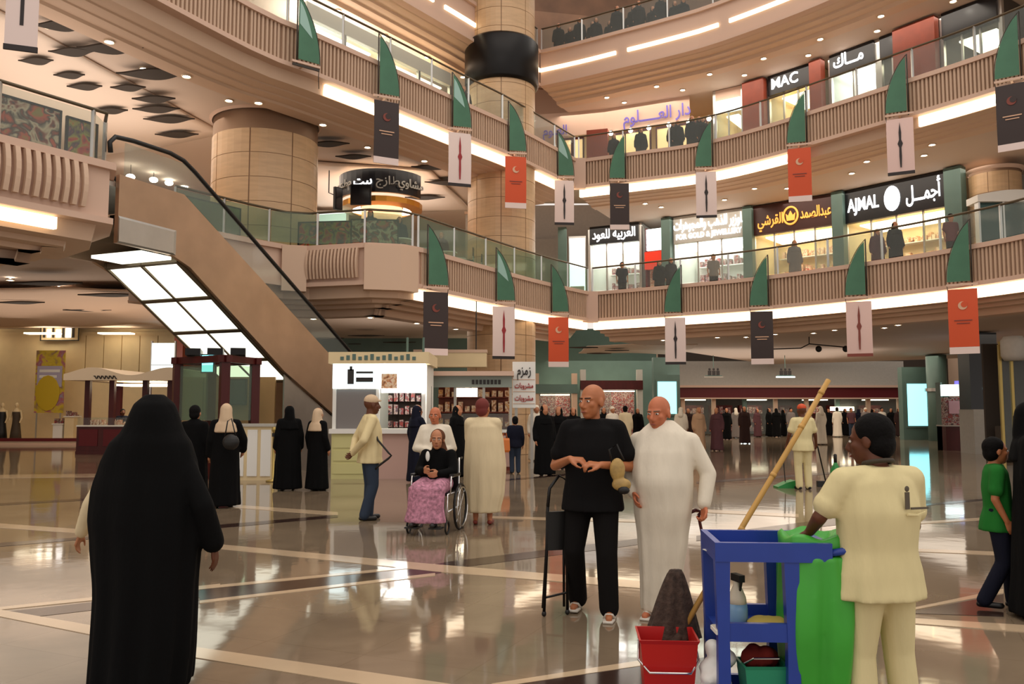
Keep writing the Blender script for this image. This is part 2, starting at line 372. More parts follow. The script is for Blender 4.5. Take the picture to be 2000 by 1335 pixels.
# bastion block: plain pier and ledges under the slats
mb = MB(); sweep(mb, [Vector((-4.2, 23.72)), Vector((-3.2, 23.95)), Vector((-2.75, 24.4))], [(-.04, 5.0), (.3, 5.0), (.3, 6.3), (-.04, 6.3)], True); mb.build('pier', 'plaster', b1)
mb = MB(); sweep(mb, [Vector((-6.6, 23.95)), Vector((-5.95, 24.2))], [(-.04, 5.0), (.3, 5.0), (.3, 6.3), (-.04, 6.3)], True); mb.build('pier', 'plaster', b1)

# pilaster blocks on the fascias at the fold of the gallery
for lv, pos in ((1, (3.15, 33.85)), (2, (2.7, 33.95))):
    tr = [o for o in bpy.data.objects if o.name.startswith('trim_')][(lv - 1) * 2]
    MB().box((pos[0], pos[1], TOP[lv] - .62), (.62, .3, 1.25), 0).build('pilaster', 'plaster_pink', tr)

# ------------------------------------------------------------------ columns clad in pale stone courses
def column(x, y, r, z0, z1, label, drum=None):
    o = struct(MB().lathe([(r - .02, z0), (r - .02, z1)], (x, y, 0), 40).build('column', 'rib_gap', None, True)); o['label'] = label
    # cladding panels in courses, each panel slightly bowed, with open joints
    n = 8; hgt = .72; rows = int((z1 - z0) / hgt)
    me = {}
    for k in range(rows):
        for i in range(n):
            a0 = 2 * PI * i / n + .012; a1 = 2 * PI * (i + 1) / n - .012
            if math.sin((a0 + a1) / 2) > .55: continue          # the side no one sees from the hall
            if i not in me:
                mb = MB(); rs = []
                for j in range(6):
                    a = a0 + (a1 - a0) * j / 5
                    rs.append([Vector((rr * math.cos(a), rr * math.sin(a), zz)) for rr, zz in ((r - .05, .008), (r, .008), (r, hgt - .008), (r - .05, hgt - .008))])
                me[i] = mb.rings(rs).mesh('panel'); me[i].materials.append(MATS['column'])
            p = link('panel', me[i], o); p.location = (x, y, z0 + k * hgt)
    MB().lathe([(r + .02, z1 - .12), (r + .1, z1 - .06), (r + .1, z1)], (x, y, 0), 40, False).build('capital_ring', 'plaster_pink', o, True)
    return o
column(-7.62, 25.6, 1.58, 6.2, 10.5, 'broad round column clad in pale stone on the gallery behind the escalator')
c2 = column(-.40, 31.6, 1.28, 0, 21, 'tall round column clad in golden stone at the fold of the galleries')
MB().lathe([(1.34, 13.85), (1.42, 13.95), (1.42, 15.5), (1.34, 15.6)], (-.40, 31.6, 0), 40).build('dark_drum', 'black_metal', c2, True)
MB().lathe([(1.30, 18.3), (2.6, 18.5), (3.0, 18.8), (3.0, 19.4)], (-.9, 31.4, 0), 48).build('soffit_disc', 'plaster_pink', c2, True)
column(17.0, 29.2, .82, 6.2, 10.0, 'round column of golden stone beside the black perfume shop sign')

# ------------------------------------------------------------------ outer walls and ground floor back walls
def wallbox(name, a, b, z0, z1, m, th=.2):
    a, b = Vector(a), Vector(b); t = (b - a); c = (a + b) / 2
    return struct(MB().box((c.x, c.y, (z0 + z1) / 2), (t.length, th, z1 - z0), math.atan2(t.y, t.x)).build(name, m))
wallbox('wall_far_left', (-34, 42.5), (-14.2, 42.5), 0, 6.2, 'cream')
wallbox('wall_far_return', (-14.2, 42.5), (-14.2, 48), 0, 6.2, 'plaster')
wallbox('wall_far_middle', (-14.2, 48), (8.2, 48), 0, 6.2, 'teal')
wallbox('wall_far_side', (8.2, 48), (8.2, 58), 0, 6.2, 'plaster')
wallbox('wall_far_right', (8.2, 58), (30, 58), 0, 6.2, 'ceil_dark')
wallbox('wall_right', (30, 58), (30, 20), 0, 6.2, 'plaster')
wallbox('wall_left', (-34, 42.5), (-34, 5), 0, 6.2, 'cream')
for lv in (1, 2):                                   # back of the deep left galleries
    z0 = TOP[lv] - .15
    wallbox('wall_gallery_left_%s' % ('one', 'two')[lv - 1], (-22, 14), (-20, 40), z0, z0 + 5.0, 'plaster')
    wallbox('wall_gallery_back_%s' % ('one', 'two')[lv - 1], (-20, 40), (-2, 41.5), z0, z0 + 5.0, 'greywall' if lv == 1 else 'plaster_pink')
bulk = struct(MB().b2((8.2, 53.9, 3.05), (25, 54.2, 4.7)).build('trim_bulkhead', 'greywall'))
MB().b2((8.2, 53.85, 3.02), (25, 53.95, 3.16)).build('ledge', 'plaster_pink', bulk)
CP = [(-34, 6), (-15.8, 6), (-13.4, 10.5), (-11, 15), (-11.6, 19.5), (-9.2, 23.7), (-7.6, 26), (-4.6, 26.4), (-2.3, 30), (.8, 35), (3.3, 38), (3.3, 48), (-34, 48)]
struct(MB().prism(CP, 5.66, 5.72).build('ceiling_ground', 'ceiling')); struct(MB().prism(CP, 6.08, 6.185).build('floor_gallery_lower', 'slabfloor'))
struct(MB().prism([(-24, 10), (-14.6, 10), (-12.5, 13.9), (-10.9, 17.4), (-8.6, 22.1), (-5.6, 26.1), (-3.5, 29.1), (-1.1, 32.6), (0, 41.4), (-22, 41.4)], 10.46, 10.52).build('ceiling_gallery_lower', 'ceiling'))
wallbox('wall_fold_lower', (-2, 43.5), (10, 43), 6.2, 12.2, 'greywall')
wallbox('wall_fold_middle', (-2, 41), (10, 39.5), 11.7, 18.5, 'plaster_pink')
wallbox('wall_fold_upper', (-8, 37), (9, 40.5), 16.75, 24, 'brown_wall')
struct(MB().b2((-3, 36.2, 6.12), (6.4, 43.2, 6.19)).build('floor_fold_lower', 'slabfloor')); struct(MB().b2((-2.5, 36.0, 11.62), (6, 40.5, 11.69)).build('floor_fold_middle', 'slabfloor'))
# ------------------------------------------------------------------ glass balustrades: posts, panes and handrail
def sample(line, pitch):
    out = [line[0]]; acc = 0
    for i in range(1, len(line)):
        a, b = line[i - 1], line[i]; L = (b - a).length; d = 0
        while acc + L - d >= pitch:
            d += pitch - acc; out.append(a + (b - a) * (d / L)); acc = 0
        acc += L - d
    if (out[-1] - line[-1]).length > .3: out.append(line[-1])
    return out
def balustrade(line, z, label, pitch=1.9, h=1.0, d=.14, gm='glass'):
    L = offs(line, d); pts = sample(L, pitch); p0 = pts[0]
    root = thing('glass_balustrade', label, 'balustrade', (p0.x, p0.y, z), 0, 'glass balustrades along the galleries'); off = Vector((p0.x, p0.y, z))
    MB().path([Vector((p.x, p.y, z + h)) - off for p in L], .035, 8).build('handrail', 'rail', root, True)
    pm = MB().b2((-.03, -.03, 0), (.03, .03, h - .02)).mesh('post'); pm.materials.append(MATS['steel'])
    for p in pts: o = link('post', pm, root); o.location = Vector((p.x, p.y, z)) - off
    for a, b in zip(pts, pts[1:]):
        t = (b - a); c = (a + b) / 2
        MB().box((c.x - off.x, c.y - off.y, h / 2), (t.length - .1, .014, h - .12), math.atan2(t.y, t.x)).build('glass_pane', gm, root)
    return root
balustrade(G[(1, 0)], 6.35, 'clear glass balustrade over the lowest gallery between escalator and golden column', gm='glass_green')
balustrade(G[(1, 1)], 6.35, 'long curved glass balustrade in front of the black and brown perfume shop signs')
balustrade(G[(2, 0)], 11.85, 'glass balustrade on the middle gallery above the escalator')
balustrade(G[(2, 1)], 11.85, 'curved glass balustrade on the middle gallery below the cosmetics shop')
balustrade(G[(3, 0)], 16.9, 'glass balustrade on the top gallery beside the rounded soffit disc')
balustrade(G[(3, 1)], 16.9, 'curved glass balustrade on the top gallery in front of a dark crowd')
balustrade(bline, 6.35, 'green tinted glass balustrade on the slatted bastion in front of food posters', 1.5, gm='glass_green')
balustrade(lline[:len(lline) - 3], 6.35, 'glass balustrade with dark posters on the slatted bastion beside the escalator top', 1.7)

# dark food posters standing behind the bastion glass
def poster_mat(name, cols, scale, seed):
    m = bpy.data.materials.new(name); m.use_nodes = True; nt = m.node_tree; b = nt.nodes['Principled BSDF']; b.inputs['Roughness'].default_value = .4
    tc = nt.nodes.new('ShaderNodeTexCoord'); n = nt.nodes.new('ShaderNodeTexNoise'); n.noise_dimensions = '4D'; n.inputs['W'].default_value = seed; n.inputs['Scale'].default_value = scale; n.inputs['Detail'].default_value = 2.5; n.inputs['Distortion'].default_value = .8
    r = nt.nodes.new('ShaderNodeValToRGB'); r.color_ramp.interpolation = 'LINEAR'
    e = r.color_ramp.elements; lo, hi = .32, .68
    while len(e) < len(cols): e.new(.5)
    for i, c in enumerate(cols): e[i].position = lo + (hi - lo) * i / (len(cols) - 1); e[i].color = (*S(*c), 1)
    nt.links.new(tc.outputs['Object'], n.inputs['Vector']); nt.links.new(n.outputs[0], r.inputs[0]); nt.links.new(r.outputs[0], b.inputs['Base Color']); MATS[name] = m
poster_mat('poster_a', [(34, 18, 16), (96, 40, 24), (150, 110, 50), (40, 24, 22), (190, 170, 130)], 2.8, 1)
poster_mat('poster_b', [(34, 20, 18), (130, 50, 26), (200, 180, 150), (60, 40, 26), (190, 70, 36), (140, 120, 50)], 3.2, 4)
poster_mat('poster_c', [(60, 24, 30), (190, 50, 30), (150, 140, 50), (70, 34, 60), (220, 120, 80)], 3.2, 9)
poster_mat('poster_green', [(70, 80, 40), (96, 104, 56), (110, 110, 70)], 2, 2)
poster_mat('poster_goods', [(30, 24, 30), (120, 70, 60), (190, 170, 160), (60, 40, 60), (170, 60, 50), (90, 80, 70)], 9, 5)
poster_mat('poster_yellow', [(150, 120, 90), (196, 170, 40), (206, 180, 60), (170, 90, 110), (150, 150, 160)], 2.0, 3)
poster_mat('shop_pink', [(220, 170, 140), (236, 214, 190), (190, 120, 90), (240, 230, 210), (200, 60, 60)], 5, 8)
poster_mat('shop_gold', [(120, 70, 40), (220, 160, 110), (240, 220, 190), (190, 110, 80), (236, 190, 120)], 6, 6)
def poster(a, b, z0, z1, m, label, d=.50, grp='posters behind the bastion glass'):
    a, b = Vector(a), Vector(b); t = (b - a).normalized(); n = Vector((-t.y, t.x)); a = a + n * d; b = b + n * d; c = (a + b) / 2
    root = thing('poster_panel', label, 'poster', (c.x, c.y, z0), math.atan2(t.y, t.x), grp); L = (b - a).length
    MB().b2((-L / 2, -.015, 0), (L / 2, .015, z1 - z0)).build('printed_board', m, root)
    f = MB(); f.b2((-L / 2, -.03, z1 - z0 - .04), (L / 2, .03, z1 - z0)); f.b2((-L / 2, -.03, 0), (L / 2, .03, .04)); f.b2((-L / 2, -.03, .04), (-L / 2 + .04, .03, z1 - z0 - .04)); f.b2((L / 2 - .04, -.03, .04), (L / 2, .03, z1 - z0 - .04)); f.build('frame', 'black_metal', root)
poster((-10.0, 12.6), (-8.98, 14.14), 6.36, 7.26, 'poster_a', 'dark brown food poster behind glass on the bastion')
poster((-8.9, 14.28), (-8.15, 15.38), 6.36, 7.26, 'poster_b', 'dark poster with a pale dish beside the brown food poster')
poster((-8.1, 15.46), (-7.75, 15.98), 6.36, 7.2, 'poster_c', 'narrow red and yellow food poster at the escalator end of the bastion')
poster((-8.3, 21.9), (-7.3, 23.35), 6.36, 7.3, 'poster_green', 'plain olive green panel behind glass near the broad column')
poster((-6.4, 24.2), (-4.75, 24.0), 6.36, 7.15, 'poster_c', 'red and olive food poster behind the short slatted bastion')
poster((-4.7, 23.98), (-3.3, 24.1), 6.36, 7.2, 'poster_b', 'orange red food poster next to the plain bastion pier')

# ------------------------------------------------------------------ downlights
dl_ring = MB().lathe([(.075, 0), (.11, 0), (.11, -.03), (.095, -.035), (.075, -.01)], (0, 0, 0), 14, False).mesh('trim_ring'); dl_ring.materials.append(MATS['lamp_ring'])
dl_lens = MB().lathe([(.001, .02), (.085, .0), (.06, -.03), (.001, -.045)], (0, 0, 0), 12, False).mesh('lens'); dl_lens.materials.append(MATS['lamp'])
def downlight(x, y, z, label, group, k=1.0):
    r = thing('downlight', label, 'lamp', (x, y, z), 0, group); r.scale = (k, k, k)
    link('trim_ring', dl_ring, r); link('lens', dl_lens, r)
for (lv, side), ln in G.items():
    nm = {1: 'lowest', 2: 'middle', 3: 'top'}[lv]
    z = TOP[lv]
    for p in sample(offs(ln, 1.85), 2.3)[1:-1]:
        downlight(p.x, p.y, z - {1: 1.90, 2: 1.64, 3: 1.86}[lv], 'small round downlight in the stepped edge moulding under the %s gallery' % nm, 'downlights under the %s gallery edge' % nm, 1.15)
    zc = {(1, 0): 5.6, (1, 1): 4.5, (2, 0): 10.45}.get((lv, side), z - {1: 1.86, 2: 1.60, 3: 1.82}[lv])
    for p in sample(offs(ln, 2.9), 2.7)[1:-1]:
        downlight(p.x, p.y, zc, 'small round downlight in the flat ceiling behind the %s gallery edge' % nm, 'downlights in the %s gallery ceiling' % nm, 1.15)
for (px, py) in [(30, 488), (42, 500), (20, 545), (115, 560)]:
    p = PZ(px, py, 5.6); downlight(p.x, p.y, 5.6, 'small round downlight in the ceiling under the slatted bastion', 'downlights under the bastion', 1.2)
for p in sample(offs(bline, 1.85), 1.9)[1:-1]:
    downlight(p.x, p.y, 4.45, 'small round downlight in the moulding below the short slatted bastion', 'downlights below the short bastion', 1.15)

# ------------------------------------------------------------------ hanging banners on the fascias
mat('sail', S(64, 110, 84), .6, noise=.12, nscale=2)
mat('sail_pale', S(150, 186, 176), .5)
mat('ban_white', S(226, 206, 200), .6); mat('ban_dark', S(50, 36, 34), .6); mat('ban_orange', S(206, 78, 34), .6); mat('ban_pink', S(222, 190, 182), .6)
mat('ink_red', S(150, 34, 40), .6); mat('ink_black', S(36, 26, 26), .6); mat('ink_pale', S(214, 170, 140), .6); mat('ink_rust', S(126, 58, 46), .6)
mat('bracket', S(60, 54, 48), .4, .5)
def edge_at(lv, px, side):
    ln = G[(lv, side)]; best = None
    for i in range(len(ln) - 1):
        for k in range(6):
            p = ln[i] + (ln[i + 1] - ln[i]) * k / 6; d = Vector((p.x, p.y, TOP[lv] - EYE))
            depth = p.y * math.cos(TH) + (TOP[lv] - 1 - EYE) * math.sin(TH); q = 1000 + FPX * p.x / depth
            if best is None or abs(q - px) < best[0]: best = (abs(q - px), p)
    return best[1]
def banner(lv, side, px, kind, label, mirror=False, w=.76, yaw=None, panel=True, ink='ink_black', s=1.0):
    p = edge_at(lv, px, side); zt = TOP[lv]
    to = (Vector((4, 10)) - p).normalized(); pos = p + to * .42
    a = math.atan2(to.y, to.x) + PI / 2
    root = thing('hanging_banner', label, 'banner', (pos.x, pos.y, zt), a, 'pole banners hung along the gallery fascias'); sx = -1 if mirror else 1
    # sail: pointed at the pole side, bowed edge, wide foot
    pl = [(sx * .22, .62)]
    for k in range(1, 11):
        u = k / 10; pl.append((sx * (.22 - (.60) * math.sin(u * PI / 2) ** .9), .62 - 1.70 * u ** 1.15))
    pl.append((sx * .22, -1.08))
    sa = MB().plate(pl, -.012, .012).build('sail', 'sail', root)
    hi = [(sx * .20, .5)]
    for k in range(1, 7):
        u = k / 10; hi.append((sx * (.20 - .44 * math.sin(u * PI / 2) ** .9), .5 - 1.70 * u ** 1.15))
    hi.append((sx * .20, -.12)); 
    MB().plate(hi, -.018, -.0125).build('pale_strip', 'sail_pale', sa) if kind in ('white', 'plain') and mirror else None  # paler upper part on some of the sails
    MB().path([(sx * .26, 0, .70), (sx * .26, 0, -1.22)], .022, 8).build('pole', 'bracket', root, True)
    bow = [(sx * .24, 0, .68)] + [(x - sx * .02, 0, z) for x, z in pl[1:-1]] + [(-sx * .36, 0, -1.4), (-sx * .38, 0, -1.75)]
    MB().path(bow, .011, 6).build('bow_rod', 'bracket', root, True)
    MB().b2((-.40, -.03, -1.20), (.40, .03, -1.14)).b2((-.03, .0, -1.17), (.03, .55, -1.12)).build('arm', 'plaster_pink', root)
    if panel:
        m = {'white': 'ban_white', 'dark': 'ban_dark', 'orange': 'ban_orange', 'pink': 'ban_pink'}[kind]; h = 1.66
        rs = []
        for k in range(9):
            u = k / 8; yy = -.03 * math.sin(u * PI); zz = -1.30 - h * u; rs.append([Vector((-w / 2, yy - .006, zz)), Vector((w / 2, yy - .006, zz)), Vector((w / 2, yy + .006, zz)), Vector((-w / 2, yy + .006, zz))])
        pn = MB().rings(rs).build('printed_cloth', m, root)
        if kind in ('white', 'pink'):
            sp = [(0, -1.42), (.035, -1.75), (.03, -1.98), (.075, -2.10), (.03, -2.22), (.035, -2.5), (.02, -2.84), (-.02, -2.84), (-.035, -2.5), (-.03, -2.22), (-.075, -2.10), (-.03, -1.98), (-.035, -1.75)]
            MB().plate(sp, -.052, -.044).build('calligraphy', ink, pn)
            MB().b2((-w / 2, -.02, -3.06), (w / 2, .02, -2.965)).build('foot_strip', 'ink_black' if ink != 'ink_rust' else 'ink_rust', root)
        else:
            MB().lathe([(.12, -.004), (.12, .004)], (0, 0, 0), 18).build('emblem', 'ink_rust' if kind == 'dark' else 'ink_pale', pn).matrix_local = Matrix.Translation((0, -.045, -1.78)) @ Matrix.Rotation(PI / 2, 4, 'X')
            MB().lathe([(.085, -.004), (.085, .004)], (0, 0, 0), 18).build('emblem_cutout', m, pn).matrix_local = Matrix.Translation((.04, -.052, -1.75)) @ Matrix.Rotation(PI / 2, 4, 'X')
            MB().b2((-w * .3, -.05, -2.22), (w * .3, -.044, -2.19)).b2((-w * .22, -.05, -2.30), (w * .22, -.044, -2.275)).build('text_line', 'ink_pale' if kind == 'dark' else 'ink_rust', pn)
            MB().b2((-w / 2, -.02, -3.16), (w / 2, .02, -2.965)).build('foot_strip', 'ban_white', root)
    else:
        MB().b2((-.38, -.02, -1.28), (.38, .02, -1.22)).build('foot_strip', 'bracket', root)
    if s != 1: root.scale = (s, s, s)
B = [
 (1, 0, 843, 'dark', 'dark brown banner under a green sail at the corner of the short slatted bastion', True, 'ink_black'),
 (1, 0, 978, 'white', 'white banner with red calligraphy line, next to the orange banner by the golden column', True, 'ink_red'),
 (1, 0, 1088, 'orange', 'orange banner under a green sail beside the fold of the lowest gallery', True, 'ink_black'),
 (1, 1, 1314, 'white', 'white banner with black line below the red shop sign on the lowest gallery', False, 'ink_black'),
 (1, 1, 1488, 'dark', 'dark brown banner below the white jewellery shop sign on the lowest gallery', False, 'ink_black'),
 (1, 1, 1676, 'pink', 'pale pink banner with rusty line below the black perfume shop', False, 'ink_rust'),
 (1, 1, 1880, 'orange', 'large orange banner on the lowest gallery near the round golden stone column', False, 'ink_black'),
 (2, 0, 748, 'dark', 'dark banner with reddish emblem hanging over the food court kiosk', True, 'ink_black'),
 (2, 0, 890, 'white', 'white banner with dark red line over the grey panel beside the golden column', True, 'ink_red'),
 (2, 0, 1004, 'orange', 'orange banner hung in front of the golden column on the middle gallery', True, 'ink_black'),
 (2, 0, 1098, 'white', 'white banner with black line at the fold of the middle gallery', True, 'ink_black'),
 (2, 1, 1206, 'dark', 'narrow dark banner hung under the purple wall lettering', False, 'ink_black'),
 (2, 1, 1378, 'white', 'white banner with faint black line below the veiled group on the middle gallery', False, 'ink_black'),
 (2, 1, 1562, 'orange', 'orange banner hung below the black cosmetics shop sign', False, 'ink_black'),
 (2, 1, 1757, 'pink', 'pale banner with black line hung above the white perfume shop lettering', False, 'ink_black'),
 (2, 1, 1974, 'dark', 'dark banner with red emblem above the teal gallery stall', False, 'ink_black'),
]
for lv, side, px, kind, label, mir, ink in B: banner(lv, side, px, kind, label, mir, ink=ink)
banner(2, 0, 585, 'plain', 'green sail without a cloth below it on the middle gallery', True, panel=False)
# ------------------------------------------------------------------ white banner high over the bastion, on a rod from the gallery edge
bp = PD(47, -50, 14.6)
r = thing('hanging_banner', 'white banner with a black line and dark foot hanging above the food posters', 'banner', (bp.x, bp.y, bp.z), math.radians(20), 'pole banners hung along the gallery fascias')
cl = MB().b2((-.26, -.008, -1.32), (.26, .008, .5)).build('printed_cloth', 'ban_white', r)
MB().b2((-.03, -.016, -.95), (.03, -.0085, .5)).build('calligraphy', 'ink_black', cl)
MB().b2((-.27, -.02, -1.42), (.27, .02, -1.32)).build('foot_strip', 'ink_black', r)
MB().path([(-.3, 0, .5), (.3, 0, .5)], .02).path([(0, 0, .5), (0, 0, 2.2)], .015).build('rod', 'bracket', r)

# ------------------------------------------------------------------ wave ceilings: pale rippled sheets with dark lens plates as the painted shade of slots
def lens(root, px, py, w, z, base, m='ceil_dark'):
    p = PZ(px, py, z); L = w * p.y / FPX; L *= .8; T = L * .07 + .06; n = 14; up_ = []; lo_ = []
    for i in range(n + 1):
        u = i / n; x = L * (u - .5); h = T * math.sin(PI * u) ** 1.4; bow = .10 * T * math.sin(2 * PI * u)
        up_.append((x, bow + h)); lo_.append((x, bow - h * .6))
    pl = up_ + lo_[::-1][1:-1]; q = Vector((p.x, p.y, z)) - base
    MB().prism([(q.x + a, q.y + b * 2.2) for a, b in pl], q.z - .012 - .002 * (px % 7), q.z + .02).build('slot_shade', m, root)
def wave_ceiling(poly, z, label, slots, amp=.05, m='ceil_wave'):
    base = Vector((poly[0][0], poly[0][1], z)); root = thing('wave_ceiling', label, 'ceiling panel', base, 0, 'rippled ceiling panels')
    a, b, c, d = [Vector(p) for p in poly]; rs = []
    for i in range(25):
        u = i / 24; p, q = a.lerp(b, u), d.lerp(c, u); top = []; bot = []
        for j in range(25):
            v = j / 24; r = p.lerp(q, v); dz = amp * math.sin(r.x * 1.1 + r.y * .7) * math.sin(r.y * .9 - r.x * .3); top.append(Vector((r.x - base.x, r.y - base.y, dz + .12))); bot.append(Vector((r.x - base.x, r.y - base.y, dz + .06)))
        rs.append(bot + top[::-1])
    MB().rings(rs).build('sheet', m, root, True)
    for (px, py, w) in slots: lens(root, px, py, w, z - .02, base)
wave_ceiling([(-19.5, 15.5), (-12.0, 15.5), (-9.2, 26.5), (-17, 30)], 10.3, 'pale rippled ceiling with lens slots painted as shade above the slatted bastion', [(120, 48, 150), (215, 92, 170), (140, 100, 120), (300, 142, 190), (135, 146, 80), (70, 118, 90), (300, 192, 110), (305, 212, 120), (330, 232, 130), (165, 168, 90), (250, 170, 90), (345, 262, 110), (215, 215, 90)])
wave_ceiling([(-8.6, 29), (-3.0, 30.5), (-1.8, 36.5), (-8.5, 38)], 10.3, 'pale rippled ceiling with slots painted as shade over the food court kiosk', [(640, 280, 110), (850, 325, 120), (880, 355, 130), (830, 385, 100), (690, 305, 90)])
wave_ceiling([(-30, 26.5), (-10.5, 26.5), (-11.5, 38.5), (-30, 38.5)], 5.35, 'brown rippled ceiling with long slots painted as shade in front of the cream clothing shop', [(90, 552, 180), (215, 575, 160), (40, 590, 120), (170, 605, 120)], .12, 'plaster')
wave_ceiling([(-8.0, 27.5), (-1.5, 27.5), (-1.0, 33.5), (-8.0, 33.5)], 5.35, 'rippled ceiling with slots painted as shade below the short slatted bastion', [(640, 660, 80), (715, 655, 90), (690, 672, 80), (780, 668, 80)])
wave_ceiling([(3.4, 38.0), (8.2, 37.2), (8.6, 43), (3.4, 43)], 4.4, 'rippled ceiling with slots painted as shade under the fold of the lowest gallery', [(1140, 678, 70), (1205, 684, 60), (1170, 690, 60)])

# ------------------------------------------------------------------ escalator
ex = Vector((.39, .92)).normalized(); el = Vector((-ex.y, ex.x))       # along the run, and towards the far side
E0 = Vector((-7.3, 18.4)); EW = 2.3; RUN = 10.6; SL = 6.2 / RUN
root = thing('escalator', 'long escalator with bronze steel sides and glowing panels under its upper half', 'escalator', (E0.x, E0.y, 0), math.atan2(ex.y, ex.x))
# local: x down the run, y across to the far side, z up
def zt(x): return 6.2 - SL * max(0, min(RUN, x))
for y, nm in ((0, 'near'), (EW, 'far')):
    pr = [(-1.75, 6.35), (0, 6.35), (RUN, .25), (RUN + 1.6, .25), (RUN + 1.6, 0), (RUN - 1.9, 0), (3.6, zt(3.6) - 1.50), (.25, zt(.25) - 1.30), (-.3, 4.95), (-1.75, 4.95)]
    MB().plate(pr, y - .05, y + .05).build('truss_side', 'bronze_steel', root)
    gl = [(-1.6, 6.35), (.1, 6.35), (RUN, .28), (RUN + 1.2, .28), (RUN + 1.2, .95), (RUN, .98), (.15, 7.05), (-1.6, 7.05)]
    MB().plate(gl, y - .008, y + .008).build('glass_side', 'glass', root)
    hr = [(-1.95, y, 6.75), (-1.98, y, 6.95), (-1.85, y, 7.10), (-1.4, y, 7.15), (-.4, y, 7.18), (0, y, 7.12), (.35, y, 6.95), (RUN - .3, y, 1.16), (RUN + .1, y, 1.02), (RUN + 1.0, y, 1.0), (RUN + 1.3, y, .9), (RUN + 1.3, y, .6)]
    MB().path(hr, .05, 8).build('handrail', 'black', root, True)
stm = MB().b2((0, .12, -.2), (.42, EW - .12, 0)).mesh('step'); stm.materials.append(MATS['black_metal'])
n = int(RUN / .40)
for k in range(n):
    o = link('step', stm, root); o.location = (k * .40, 0, zt((k + .5) * .40))
MB().b2((-1.9, .06, 6.1), (0, EW - .06, 6.2)).build('landing_plate', 'steel', root)
MB().rings([[Vector((-1.75 + .0, -.055, 4.95)), Vector((-.2, -.055, 4.95)), Vector((-.2, -.055, 5.5)), Vector((-1.75, -.055, 5.5))], [Vector((-1.75, -.09, 4.98)), Vector((-.3, -.09, 4.98)), Vector((-.3, -.09, 5.45)), Vector((-1.75, -.09, 5.45))]]).build('landing_skirt', 'steel', root)
# underside: frame grid with lit diffuser panels, two abreast
mat('diffuser', (1, 1, .86), .5, emit=1.7, ecol=(1, .99, .82))
def under(x): return zt(x) - 1.30 - (.2 * min(1, max(0, (x - .25) / 3.35)))
rows = [(.02, 1.02), (1.10, 2.06), (2.14, 3.06), (3.14, 3.9)]
fr = MB()
for yb in (0.06, EW / 2 - .03, EW - .12):
    fr.rings([[Vector((x, yb, under(x) - .06)), Vector((x, yb + .06, under(x) - .06)), Vector((x, yb + .06, under(x) + .05)), Vector((x, yb, under(x) + .05))] for x in (-.05, 1, 2, 3, 4.0)])
for xb in (-.04, 1.02, 2.06, 3.06, 3.9):
    fr.rings([[Vector((x, .06, under(x) - .06)), Vector((x, EW - .06, under(x) - .06)), Vector((x, EW - .06, under(x) + .05)), Vector((x, .06, under(x) + .05))] for x in (xb, xb + .08)])
fr.build('panel_grid', 'rail', root)
for a, b in rows:
    for y0, y1 in ((.12, EW / 2 - .03), (EW / 2 + .03, EW - .12)):
        MB().rings([[Vector((x, y0, under(x) - .03)), Vector((x, y1, under(x) - .03)), Vector((x, y1, under(x) + .03)), Vector((x, y0, under(x) + .03))] for x in (a, b)]).build('diffuser_panel', 'diffuser', root)
MB().b2((-.95, .15, 4.88), (-.12, EW - .7, 4.95)).build('diffuser_panel', 'diffuser', root)
MB().rings([[Vector((x, .06, under(x) + .08)), Vector((x, EW - .06, under(x) + .08)), Vector((x, EW - .06, under(x) + .12)), Vector((x, .06, under(x) + .12))] for x in (-.05, 1, 2, 3.6, 5, 7, 8.6)]).build('soffit_plate', 'bronze_steel', root)
# brushed steel apron closing the space under the lower run
MB().plate([(3.7, 0), (8.55, 0), (3.7, under(3.7) - .02)], .02, .06).build('steel_apron', 'steel', root)

